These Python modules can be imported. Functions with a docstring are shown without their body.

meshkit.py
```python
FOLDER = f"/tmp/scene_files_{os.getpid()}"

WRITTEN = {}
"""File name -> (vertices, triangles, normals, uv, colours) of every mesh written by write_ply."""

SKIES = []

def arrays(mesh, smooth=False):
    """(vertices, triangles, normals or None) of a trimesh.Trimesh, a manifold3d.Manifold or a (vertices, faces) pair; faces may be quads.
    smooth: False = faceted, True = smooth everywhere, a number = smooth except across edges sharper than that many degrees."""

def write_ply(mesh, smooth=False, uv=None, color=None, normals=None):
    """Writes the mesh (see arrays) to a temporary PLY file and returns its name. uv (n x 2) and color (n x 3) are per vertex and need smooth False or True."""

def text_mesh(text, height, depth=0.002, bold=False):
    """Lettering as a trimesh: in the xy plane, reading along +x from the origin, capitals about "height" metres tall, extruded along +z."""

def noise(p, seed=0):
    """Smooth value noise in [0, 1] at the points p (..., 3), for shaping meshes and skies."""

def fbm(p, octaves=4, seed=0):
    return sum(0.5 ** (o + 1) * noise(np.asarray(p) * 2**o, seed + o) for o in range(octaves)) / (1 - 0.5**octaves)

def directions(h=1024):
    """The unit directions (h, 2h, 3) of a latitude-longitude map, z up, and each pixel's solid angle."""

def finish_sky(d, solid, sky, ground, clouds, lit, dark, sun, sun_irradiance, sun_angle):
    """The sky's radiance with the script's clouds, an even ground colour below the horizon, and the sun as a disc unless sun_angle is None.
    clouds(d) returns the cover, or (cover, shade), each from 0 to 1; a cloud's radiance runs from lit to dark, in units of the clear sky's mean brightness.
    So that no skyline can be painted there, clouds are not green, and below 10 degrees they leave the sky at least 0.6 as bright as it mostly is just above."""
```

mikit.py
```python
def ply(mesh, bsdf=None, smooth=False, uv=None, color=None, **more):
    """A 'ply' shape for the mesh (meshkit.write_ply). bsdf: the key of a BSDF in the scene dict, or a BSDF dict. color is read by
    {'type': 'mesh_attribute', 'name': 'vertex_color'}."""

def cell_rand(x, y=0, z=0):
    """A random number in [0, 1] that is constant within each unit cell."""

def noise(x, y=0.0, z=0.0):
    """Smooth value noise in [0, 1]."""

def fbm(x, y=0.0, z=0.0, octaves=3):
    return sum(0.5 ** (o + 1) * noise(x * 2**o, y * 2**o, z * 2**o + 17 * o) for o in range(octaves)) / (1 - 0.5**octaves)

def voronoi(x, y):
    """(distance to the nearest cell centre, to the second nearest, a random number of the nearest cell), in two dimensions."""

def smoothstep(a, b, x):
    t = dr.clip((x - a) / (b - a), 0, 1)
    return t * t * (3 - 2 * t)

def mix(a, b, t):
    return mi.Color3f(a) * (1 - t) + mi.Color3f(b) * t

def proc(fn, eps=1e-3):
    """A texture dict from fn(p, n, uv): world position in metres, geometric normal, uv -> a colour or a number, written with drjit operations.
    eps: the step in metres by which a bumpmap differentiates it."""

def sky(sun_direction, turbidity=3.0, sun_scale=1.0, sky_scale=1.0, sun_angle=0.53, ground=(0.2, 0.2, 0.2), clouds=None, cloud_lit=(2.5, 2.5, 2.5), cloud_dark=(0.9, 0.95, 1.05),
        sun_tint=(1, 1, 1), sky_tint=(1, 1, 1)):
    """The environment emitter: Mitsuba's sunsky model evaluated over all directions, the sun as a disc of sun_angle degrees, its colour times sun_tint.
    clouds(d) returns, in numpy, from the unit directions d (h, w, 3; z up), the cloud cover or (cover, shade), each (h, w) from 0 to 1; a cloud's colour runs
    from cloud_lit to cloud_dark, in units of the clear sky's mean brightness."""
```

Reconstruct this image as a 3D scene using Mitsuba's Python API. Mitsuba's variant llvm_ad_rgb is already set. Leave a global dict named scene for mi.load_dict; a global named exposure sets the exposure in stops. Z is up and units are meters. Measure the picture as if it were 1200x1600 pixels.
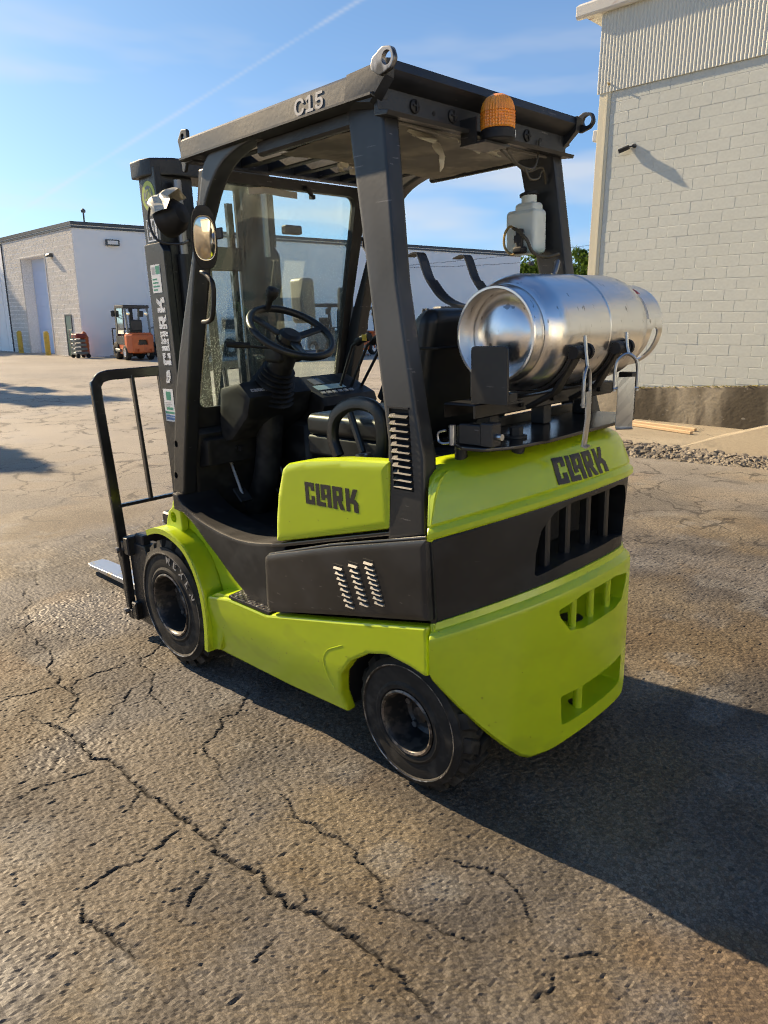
import math, random
import numpy as np, trimesh, manifold3d as m3
import mitsuba as mi, drjit as dr, mikit, meshkit
from shapely.geometry import Polygon, Point
from shapely.ops import unary_union
from scipy.spatial import cKDTree

T = mi.ScalarTransform4f
rng = np.random.default_rng(7)
scene, labels = {}, {}

# ---------------------------------------------------------------- camera, sky, exposure
CAM = np.array([-1.33821, 1.94730, 1.42743])
YAW, PITCH = -0.782004, 0.257436
FWD = np.array([math.cos(YAW)*math.cos(PITCH), math.sin(YAW)*math.cos(PITCH), -math.sin(PITCH)])
scene['camera'] = {'type': 'perspective', 'fov': 56.37, 'fov_axis': 'x', 'near_clip': 0.05, 'far_clip': 2000.0,
                   'to_world': T().look_at(origin=CAM.tolist(), target=(CAM+FWD).tolist(), up=[0, 0, 1])}
exposure = 2.1
SUN_AZ, SUN_EL = math.radians(9.0), math.radians(30)
SUN = [math.cos(SUN_AZ)*math.cos(SUN_EL), math.sin(SUN_AZ)*math.cos(SUN_EL), math.sin(SUN_EL)]

def unit(v):
    v = np.asarray(v, float)
    return v/np.linalg.norm(v)

TRAIL = [unit(v) for v in ((0.93254, -0.3368, 0.13013), (0.68676, -0.63595, 0.35204))]

def clouds(d):
    az = np.degrees(np.arctan2(d[..., 1], d[..., 0])); el = np.degrees(np.arcsin(np.clip(d[..., 2], -1, 1)))
    n = unit(np.cross(TRAIL[0], TRAIL[1]))
    off = d @ n
    along = np.degrees(np.arctan2(d @ np.cross(n, TRAIL[0]), d @ TRAIL[0]))
    broken = meshkit.fbm(np.stack([along*0.5, along*0+3, along*0], -1), 3, 5)
    w = 0.0012+0.0009*broken
    trail = np.exp(-(off/w)**2)*np.clip((along+4)/5, 0, 1)*np.clip((70-along)/40, 0, 1)*(0.14+0.25*broken)
    p = np.stack([az/14, el/2.6, az*0], -1)
    wisp = meshkit.fbm(p, 5, 11)
    low = np.clip((wisp-0.47)/0.3, 0, 1)*np.clip((24-el)/12, 0, 1)*np.clip((el-1)/4, 0, 1)*0.6
    p2 = np.stack([az/30, el/9, az*0+4], -1)
    veil = np.clip((meshkit.fbm(p2, 4, 3)-0.45)/0.4, 0, 1)*0.10
    return np.clip(trail+low+veil, 0, 1)

scene['sky'] = mikit.sky(SUN, turbidity=3.0, sun_scale=1.9, sky_tint=(0.79, 0.98, 1.20), sun_tint=(1.0, 0.99, 0.96), clouds=clouds, cloud_lit=(2.3, 2.3, 2.3))

# ---------------------------------------------------------------- materials
def col(r, g, b): return {'type': 'rgb', 'value': [r, g, b]}
def mat(name, base, rough=0.5, metallic=0.0, spec=0.5, coat=0.0, bump=None, coat_gloss=0.9, rough_tex=None, **kw):
    b = {'type': 'principled', 'base_color': base if isinstance(base, dict) else col(*base), 'roughness': rough_tex or rough,
         'metallic': metallic, 'specular': spec, **kw}
    if coat: b['clearcoat'] = coat; b['clearcoat_gloss'] = coat_gloss
    if bump:
        b = {'type': 'bumpmap', 'arbitrary': mikit.proc(bump[0], bump[1] if len(bump) > 1 else 1e-3), 'scale': 1.0, 'bsdf': b}
    scene[name] = {'type': 'twosided', 'bsdf': b}

F1 = mikit.fbm; SS = mikit.smoothstep; MIX = mikit.mix

def lime(p, n, uv):
    patch = F1(p.x*5, p.y*5, p.z*5)
    c = MIX((0.365, 0.465, 0.006), (0.41, 0.515, 0.009), patch)
    dirt = SS(0.52, 0.72, F1(p.x*9+3, p.y*9, p.z*14, 4))*SS(0.75, 0.1, p.z)*0.16
    chip = SS(0.86, 0.90, F1(p.x*60, p.y*60, p.z*60, 2))*0.5
    return MIX(MIX(c, (0.12, 0.12, 0.03), dirt), (0.09, 0.10, 0.03), chip)
def orange_peel(p, n, uv):
    return 0.00014*mikit.noise(p.x*120, p.y*120, p.z*120)+0.0005*mikit.noise(p.x*9, p.y*9, p.z*9)
def black_paint(p, n, uv):
    s = F1(p.x*7, p.y*7, p.z*7, 4)
    c = MIX((0.006, 0.0066, 0.0078), (0.015, 0.0162, 0.0185), SS(0.35, 0.7, s))
    scr = SS(0.80, 0.86, F1(p.x*22, p.y*22, p.z*90, 3))*0.5
    return MIX(c, (0.12, 0.115, 0.11), scr)
def black_rough(p, n, uv):
    return 0.33+0.22*F1(p.x*9, p.y*9, p.z*9, 3)
def dusty_black(p, n, uv):
    s = SS(0.4, 0.75, F1(p.x*11, p.y*11, p.z*11, 4))
    return MIX((0.007, 0.0075, 0.009), (0.026, 0.0265, 0.027), s)
def rubber(p, n, uv):
    s = SS(0.42, 0.75, F1(p.x*25, p.y*25, p.z*25, 4))*SS(0.6, 0.05, p.z)
    return MIX((0.011, 0.011, 0.011), (0.042, 0.039, 0.034), s)
def tank_col(p, n, uv):
    s = F1(p.x*18, p.y*5, p.z*18, 4)
    c = MIX((0.80, 0.80, 0.80), (0.90, 0.90, 0.90), s)
    rub = SS(0.60, 0.78, F1(p.x*10, p.y*26, p.z*10, 4))*0.28
    scr = SS(0.74, 0.80, F1(p.x*30, p.y*90, p.z*30, 3))*0.7
    return MIX(MIX(c, (0.40, 0.36, 0.31), rub), (0.20, 0.18, 0.16), scr)
def tank_rough(p, n, uv):
    return 0.17+0.18*F1(p.x*40, p.y*6, p.z*40, 3)
def galv(p, n, uv):
    _, _, r = mikit.voronoi(p.x*70+p.z*31, p.y*70+p.z*47)
    return MIX((0.34, 0.36, 0.38), (0.50, 0.52, 0.54), r)
def rim_col(p, n, uv):
    s = SS(0.45, 0.65, F1(p.x*40, p.y*40, p.z*40, 4))
    return MIX((0.016, 0.016, 0.016), (0.05, 0.042, 0.036), s)

mat('m_lime', mikit.proc(lime), 0.21, spec=0.6, coat=1.0, coat_gloss=0.95, bump=(orange_peel, 2e-3))
mat('m_black', mikit.proc(black_paint), rough_tex=mikit.proc(black_rough), spec=0.55, bump=(orange_peel, 2e-3))
def faded_black(p, n, uv):
    s = F1(p.x*5, p.y*5, p.z*2.2, 4)
    c = MIX((0.010, 0.011, 0.0125), (0.052, 0.057, 0.064), SS(0.3, 0.7, s)*SS(0.9, 1.8, p.z)+0.05)
    scr = SS(0.78, 0.83, F1(p.x*9, p.y*40, p.z*120, 3))*0.35
    return MIX(c, (0.25, 0.24, 0.23), scr)
mat('m_faded', mikit.proc(faded_black), 0.40, spec=0.5, bump=(orange_peel, 2e-3))
mat('m_gloss_black', mikit.proc(black_paint), 0.2, spec=0.6, coat=0.5, bump=(orange_peel, 2e-3))
mat('m_glint', mikit.proc(black_paint), 0.33, spec=0.7, coat=0.3, coat_gloss=0.8)
mat('m_plastic', mikit.proc(dusty_black), 0.55, spec=0.4)
mat('m_vinyl', (0.012, 0.014, 0.015), 0.38, spec=0.5)
mat('m_rubber', mikit.proc(rubber), 0.75, spec=0.35)
mat('m_rim', mikit.proc(rim_col), 0.4, spec=0.5)
mat('m_rim_lip', mikit.proc(lambda p, n, uv: MIX((0.025, 0.024, 0.023), (0.16, 0.135, 0.115), SS(0.4, 0.6, F1(p.x*40, p.y*40, p.z*40, 4)))), 0.4, metallic=0.5)
mat('m_tank', mikit.proc(tank_col), rough_tex=mikit.proc(tank_rough), metallic=1.0)
mat('m_galv', mikit.proc(galv), 0.33, metallic=0.95)
mat('m_steel', (0.33, 0.32, 0.31), 0.4, metallic=0.9)
mat('m_worn_steel', mikit.proc(lambda p, n, uv: MIX((0.05, 0.05, 0.05), (0.30, 0.29, 0.28), SS(0.45, 0.62, F1(p.x*40, p.y*40, p.z*12, 4)))), 0.35, metallic=0.7)
mat('m_fork', mikit.proc(lambda p, n, uv: MIX((0.42, 0.44, 0.48), (0.5, 0.42, 0.3), SS(0.62, 0.7, F1(p.x*14, p.y*40, p.z*5, 3)))), 0.3, metallic=0.85)
mat('m_chrome', (0.85, 0.80, 0.68), 0.03, metallic=1.0)
mat('m_liner', mikit.proc(lambda p, n, uv: MIX((0.09, 0.085, 0.075), (0.24, 0.22, 0.18), SS(0.35, 0.7, F1(p.x*8, p.y*8, p.z*8, 4)))), 0.7)
mat('m_dirty_plastic', mikit.proc(lambda p, n, uv: MIX((0.32, 0.30, 0.24), (0.55, 0.52, 0.42), F1(p.x*30, p.y*30, p.z*30, 3))), 0.5)
mat('m_amber', mikit.proc(lambda p, n, uv: MIX((0.75, 0.24, 0.015), (0.85, 0.32, 0.03), F1(p.x*40, p.y*40, p.z*40, 2))), 0.22, coat=0.7, spec_trans=0.0)
mat('m_white_paint', (0.72, 0.72, 0.70), 0.5)
mat('m_grey_print', (0.36, 0.36, 0.37), 0.5)
mat('m_worn_white', mikit.proc(lambda p, n, uv: MIX((0.70, 0.70, 0.70), (0.10, 0.10, 0.10), SS(0.60, 0.66, F1(p.x*160, p.y*160, p.z*160, 2)))), 0.5)
mat('m_tyre_print', mikit.proc(lambda p, n, uv: MIX((0.34, 0.33, 0.31), (0.03, 0.03, 0.03), SS(0.45, 0.6, F1(p.x*70, p.y*70, p.z*70, 3)))), 0.6)
mat('m_print', (0.012, 0.012, 0.012), 0.45)
mat('m_brown_print', (0.035, 0.028, 0.022), 0.45)
mat('m_green_print', (0.03, 0.25, 0.16), 0.5)
mat('m_blue_print', (0.05, 0.16, 0.38), 0.5)
mat('m_sticker_lime', (0.42, 0.50, 0.06), 0.45)
mat('m_sticker_grey', (0.16, 0.17, 0.18), 0.5)
mat('m_yellow', (0.62, 0.42, 0.03), 0.5)
mat('m_red', (0.35, 0.02, 0.02), 0.45)
mat('m_hose', (0.06, 0.05, 0.03), 0.45)
mat('m_gap', (0.006, 0.006, 0.006), 0.8)
mat('m_brass', (0.45, 0.33, 0.15), 0.4, metallic=0.8)
scene['m_bottle'] = {'type': 'twosided', 'bsdf': {'type': 'principled', 'base_color': mikit.proc(lambda p, n, uv: MIX((0.36, 0.50, 0.52), (0.62, 0.66, 0.60), SS(1.66, 1.70, p.z))), 'roughness': 0.4, 'specular': 0.5}}
def drops(p, n, uv):
    d1, _, r = mikit.voronoi(p.y*170, p.z*170)
    dot = SS(0.30, 0.18, d1)*SS(0.35, 0.7, r)
    zone = SS(0.30, 0.62, F1(p.y*4+7, p.z*3, 0.0, 3))*SS(1.75, 1.35, p.z)
    film = 0.03+0.09*SS(0.4, 0.7, F1(p.y*6, p.z*2.5, 1.0, 4))
    return dr.clip(film+dot*zone*0.7, 0, 0.8)
scene['m_glass'] = {'type': 'blendbsdf', 'weight': mikit.proc(drops),
    'a': {'type': 'thindielectric', 'specular_transmittance': col(0.80, 0.94, 0.90), 'specular_reflectance': col(1, 1, 1)},
    'b': {'type': 'principledthin', 'base_color': col(0.55, 0.66, 0.58), 'roughness': 0.6, 'diff_trans': 1.3, 'spec_trans': 0.0}}

# ---------------------------------------------------------------- mesh helpers
def arr(m):
    if isinstance(m, m3.Manifold):
        a = m.to_mesh(); return np.array(a.vert_properties[:, :3], float), np.array(a.tri_verts, int)
    if isinstance(m, trimesh.Trimesh): return np.array(m.vertices), np.array(m.faces)
    return np.asarray(m[0], float), np.asarray(m[1], int)
def join(*ms):
    vs, fs, k = [], [], 0
    for m in ms:
        v, f = arr(m); vs.append(v); fs.append(f+k); k += len(v)
    return np.vstack(vs), np.vstack(fs)
def man(m):
    v, f = arr(m)
    direct = m3.Manifold(m3.Mesh(np.ascontiguousarray(v, np.float32), np.ascontiguousarray(f, np.uint32)))
    if direct.status() == m3.Error.NoError and abs(direct.volume()) > 1e-12: return direct
    t = trimesh.Trimesh(v, f); t.merge_vertices(); t.update_faces(t.nondegenerate_faces())
    return m3.Manifold(m3.Mesh(np.ascontiguousarray(t.vertices, np.float32), np.ascontiguousarray(t.faces, np.uint32)))
def hull(pts): return m3.Manifold.hull_points(np.asarray(pts, float))
def box(x0, x1, y0, y1, z0, z1, b=0.0):
    x0, x1 = sorted((x0, x1)); y0, y1 = sorted((y0, y1)); z0, z1 = sorted((z0, z1))
    if b <= 0: return hull([(x, y, z) for x in (x0, x1) for y in (y0, y1) for z in (z0, z1)])
    pts = []
    for x, sx in ((x0, 1), (x1, -1)):
        for y, sy in ((y0, 1), (y1, -1)):
            for z, sz in ((z0, 1), (z1, -1)):
                pts += [(x, y+sy*b, z+sz*b), (x+sx*b, y, z+sz*b), (x+sx*b, y+sy*b, z)]
    return hull(pts)
def rbox(x0, x1, y0, y1, z0, z1, r, n=16):
    s = m3.Manifold.sphere(r, n)
    return m3.Manifold.batch_hull([s.translate([x, y, z]) for x in (x0+r, x1-r) for y in (y0+r, y1-r) for z in (z0+r, z1-r)])
AX = {'x': (1, 2, 0), 'y': (2, 0, 1), 'z': (0, 1, 2)}     # (u, v, depth) columns, right-handed
def ccw(p):
    p = np.asarray(p, float); x, y = p[:, 0], p[:, 1]
    return p if (x*np.roll(y, -1)-y*np.roll(x, -1)).sum() > 0 else p[::-1]
def inset(p, b):
    """Every vertex moved to the nearest point of the outline set in by b."""
    g = Polygon(p).buffer(-b, join_style=2)
    if g.is_empty: return p
    if g.geom_type != 'Polygon': g = max(g.geoms, key=lambda x: x.area)
    ring = g.exterior
    return np.array([ring.interpolate(ring.project(Point(*q))).coords[0] for q in p])
def prism(poly, axis, a, c, bev=0.0):
    """Extrudes the polygon along the axis between a and c, its edges chamfered by bev. Polygon columns: x -> (y, z), y -> (x, z), z -> (x, y)."""
    p = np.asarray(poly, float)
    if axis == 'y': p = p[:, ::-1]        # to (z, x), so that the order is right-handed
    p = ccw(p); a, c = sorted((a, c))
    layers = [(0, a), (0, c)] if bev <= 0 else [(1.9*bev, a), (bev, a), (0.29*bev, a+0.29*bev), (0, a+bev), (0, a+1.9*bev), (0, c-1.9*bev), (0, c-bev), (0.29*bev, c-0.29*bev), (bev, c), (1.9*bev, c)]
    if bev > 0 and c-a < 3.9*bev: layers = [(bev, a), (0, a+bev), (0, c-bev), (bev, c)]
    done = {b: inset(p, b) if b else p for b, _ in layers}; q = [done[b] for b, _ in layers]
    n = len(p); u, v, d = AX[axis]; V = []
    for pts, (_, h) in zip(q, layers):
        w = np.zeros((n, 3)); w[:, u] = pts[:, 0]; w[:, v] = pts[:, 1]; w[:, d] = h; V.append(w)
    F = []
    for k in range(len(layers)-1):
        for i in range(n):
            j = (i+1) % n; F += [(k*n+i, k*n+j, (k+1)*n+j), (k*n+i, (k+1)*n+j, (k+1)*n+i)]
    tri = np.asarray(m3.triangulate([np.ascontiguousarray(q[0])]))
    F = np.vstack([np.array(F), tri[:, ::-1], tri+(len(layers)-1)*n])
    return np.vstack(V), F
def round_poly(p, r, n=5):
    """Rounds the corners of a polygon; r a number or one per corner."""
    p = np.asarray(p, float); out = []; N = len(p)
    rs = [r]*N if np.isscalar(r) else r
    for i in range(N):
        a, b, c = p[i-1], p[i], p[(i+1) % N]
        u, v = a-b, c-b; lu, lv = np.linalg.norm(u), np.linalg.norm(v); u, v = u/lu, v/lv
        ang = math.acos(np.clip(u@v, -1, 1)); t = min(rs[i]/max(math.tan(ang/2), 1e-3), 0.48*lu, 0.48*lv)
        if t < 1e-5 or ang > 3.1: out.append(b); continue
        A, C = b+u*t, b+v*t
        for k in range(n+1):
            s = k/n; out.append((1-s)**2*A+2*s*(1-s)*b+s*s*C)
    return np.array(out)
def smooth_path(p, k=8):
    p = np.asarray(p, float)
    if len(p) < 3: return p
    q = np.vstack([2*p[0]-p[1], p, 2*p[-1]-p[-2]]); out = []
    for i in range(1, len(q)-2):
        a, b, c, d = q[i-1:i+3]
        for s in np.arange(k)/k:
            out.append(0.5*((2*b)+(c-a)*s+(2*a-5*b+4*c-d)*s*s+(3*b-a-3*c+d)*s**3))
    out.append(p[-1]); return np.array(out)
def sweep(path, section, closed=False, up=(0, 0, 1)):
    """Sweeps a 2-D section (columns: side, up) along the path."""
    p = np.asarray(path, float); s = ccw(section); n = len(s); N = len(p)
    t = np.gradient(p, axis=0) if not closed else np.roll(p, -1, 0)-np.roll(p, 1, 0)
    t /= np.linalg.norm(t, axis=1, keepdims=True)
    u = np.array(up, float); u = u-(u@t[0])*t[0]
    if np.linalg.norm(u) < 1e-3: u = np.array([1., 0, 0]); u = u-(u@t[0])*t[0]
    u /= np.linalg.norm(u); V = []
    for i in range(N):
        u = u-(u@t[i])*t[i]; u /= np.linalg.norm(u); side = np.cross(t[i], u)
        V.append(p[i]+s[:, :1]*side+s[:, 1:]*u)
    F = []
    for i in range(N if closed else N-1):
        a, b = i*n, ((i+1) % N)*n
        for k in range(n):
            l = (k+1) % n; F += [(a+k, a+l, b+l), (a+k, b+l, b+k)]
    V = np.vstack(V)
    if not closed:
        V = np.vstack([V, p[:1], p[-1:]]); c0, c1 = len(V)-2, len(V)-1
        F += [(c0, (k+1) % n, k) for k in range(n)]+[(c1, (N-1)*n+k, (N-1)*n+(k+1) % n) for k in range(n)]
    F = np.array(F)
    t_ = trimesh.Trimesh(V, F, process=False)
    if t_.volume < 0: F = F[:, ::-1]
    return V, F
def circle(r, n=10): a = np.arange(n)*2*math.pi/n; return np.stack([r*np.cos(a), r*np.sin(a)], 1)
def tube(path, r, n=10, closed=False, k=0): return sweep(smooth_path(path, k) if k else path, circle(r, n), closed)
def rect(w, h, b=0.0):
    w, h = w/2, h/2
    if not b: return [(-w, -h), (w, -h), (w, h), (-w, h)]
    return [(-w+b, -h), (w-b, -h), (w, -h+b), (w, h-b), (w-b, h), (-w+b, h), (-w, h-b), (-w, -h+b)]
def lathe(profile, c=(0, 0, 0), axis=(0, 0, 1), n=40):
    """Revolves (radius, height) points about the axis through c; a closed profile if its first and last points agree."""
    pr = np.asarray(profile, float); ax = unit(axis)
    e = unit(np.cross(ax, [0, 0, 1] if abs(ax[2]) < 0.9 else [1, 0, 0])); g = np.cross(ax, e)
    a = np.arange(n)*2*math.pi/n; V = []
    for r, h in pr: V.append(np.asarray(c)+h*ax+r*(np.cos(a)[:, None]*e+np.sin(a)[:, None]*g))
    V = np.vstack(V); F = []
    for k in range(len(pr)-1):
        for i in range(n):
            j = (i+1) % n; F += [(k*n+i, k*n+j, (k+1)*n+j), (k*n+i, (k+1)*n+j, (k+1)*n+i)]
    t = trimesh.Trimesh(V, F, process=False)
    if t.volume < 0: F = np.array(F)[:, ::-1]
    return V, np.array(F)
def cyl(a, b, r, n=16, ch=0.0):
    a, b = np.asarray(a, float), np.asarray(b, float); h = np.linalg.norm(b-a)
    pr = [(0, 0), (r, 0), (r, h), (0, h)] if not ch else [(0, 0), (r-ch, 0), (r, ch), (r, h-ch), (r-ch, h), (0, h)]
    return lathe(pr, a, b-a, n)
def loft(rings):
    n = len(rings[0]); V = np.vstack(rings+[rings[0].mean(0)[None], rings[-1].mean(0)[None]]); F = []
    for k in range(len(rings)-1):
        for i in range(n):
            j = (i+1) % n; F += [(k*n+i, k*n+j, (k+1)*n+j), (k*n+i, (k+1)*n+j, (k+1)*n+i)]
    c0, c1, e = len(V)-2, len(V)-1, (len(rings)-1)*n
    F += [(c0, (i+1) % n, i) for i in range(n)]+[(c1, e+i, e+(i+1) % n) for i in range(n)]
    F = np.array(F)
    if trimesh.Trimesh(V, F, process=False).volume < 0: F = F[:, ::-1]
    return V, F
def rot(m, axis, deg, c=(0, 0, 0)):
    v, f = arr(m); R = trimesh.transformations.rotation_matrix(math.radians(deg), axis, c)
    return v@R[:3, :3].T+R[:3, 3], f
def mov(m, d): v, f = arr(m); return v+np.asarray(d, float), f
def mirror_y(m): v, f = arr(m); return v*[1, -1, 1], f[:, ::-1]

used = {}
def key(name):
    used[name] = used.get(name, -1)+1
    return name if used[name] == 0 else f'{name}_{used[name]:03d}'
def add(name, m, mt, parent=None, smooth=35, tf=None, label=None, kind=None):
    k = key(name if parent is None else parent+'__'+name)
    v, f = arr(m)
    if tf is not None: v = tf(v)
    scene[k] = mikit.ply((v, f), mt, smooth=smooth)
    if label or kind:
        labels[k] = {}
        if label: labels[k]['label'] = label
        if kind: labels[k]['kind'] = kind
    return k
def thing(name, label, cat, group=None):
    k = key(name); labels[k] = {'label': label, 'category': cat}
    if group: labels[k]['group'] = group
    return k
def tag(k, label, cat, group=None):
    labels[k] = {'label': label, 'category': cat}
    if group: labels[k]['group'] = group
def struct(name, m, mt, smooth=False, **kw):
    k = key(name); v, f = arr(m); scene[k] = mikit.ply((v, f), mt, smooth=smooth, **kw); labels[k] = {'kind': 'structure'}
    return k

# the forklift leans a little: the yard slopes towards its drain
MF = np.array([[0.999709, -0.0103, 0.021792], [0.009622, 0.999474, 0.030977], [-0.0221, -0.030758, 0.999283]])
def FK(v): return v@MF.T

# blocky lettering of the truck's name, on a grid 10 high
def letters_clark():
    def R(*p): return Polygon(p)
    def B(x0, y0, x1, y1): return R((x0, y0), (x1, y0), (x1, y1), (x0, y1))
    def rd(g, r=0.45): return g.buffer(-r*0.5).buffer(r).buffer(-r*0.5)
    C = B(0, 0, 5.2, 10).difference(B(2, 2, 3.3, 8)).difference(B(2, 4, 6, 6.3))
    L = B(6.2, 0, 8.2, 10).union(B(6.2, 0, 11.2, 2))
    A = B(9.0, 3.0, 14.4, 10).union(B(12.3, 0, 14.4, 10)).difference(B(11.0, 5.6, 12.3, 8.1)).difference(B(11.0, 2.6, 12.3, 4.2))
    Rr = B(15.4, 0, 17.4, 10).union(B(15.4, 4.0, 20.6, 10)).union(R((17.4, 4.6), (19.4, 4.6), (21.4, 0), (19.1, 0))).difference(B(17.4, 5.9, 18.7, 8.1))
    K = B(22.2, 0, 24.2, 10).union(R((24.2, 4.9), (26.2, 10), (28.4, 10), (26.4, 5.2))).union(B(24.0, 3.6, 27.4, 5.4)).union(R((26.2, 0), (28.4, 0), (28.4, 4.0), (27.2, 5.4), (26.2, 5.4)))
    out = []
    for i, g in enumerate((C, L, A, Rr, K)):
        g = rd(g); out += list(getattr(g, 'geoms', [g]))
    return out
def poly_mesh(polys, depth, edge=None):
    ms = []
    for g in polys:
        m = trimesh.creation.extrude_polygon(g, depth, engine='earcut')
        ms.append((m.vertices, m.faces))
    v, f = join(*ms)
    if edge:
        v, f = trimesh.remesh.subdivide_to_size(v, f, edge)
    return v, f
def put(m, o, ux, uy, sx=1.0, sy=1.0):
    """Lays a flat mesh (x, y, depth z) on a plane: origin o, directions ux and uy."""
    v, f = arr(m); ux, uy = unit(ux), unit(uy); n = np.cross(ux, uy)
    return np.asarray(o)+v[:, :1]*sx*ux+v[:, 1:2]*sy*uy+v[:, 2:3]*n, f
def text(s, h, depth=0.0012, bold=True):
    m = meshkit.text_mesh(s, h, depth, bold); return np.array(m.vertices), np.array(m.faces)

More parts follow.
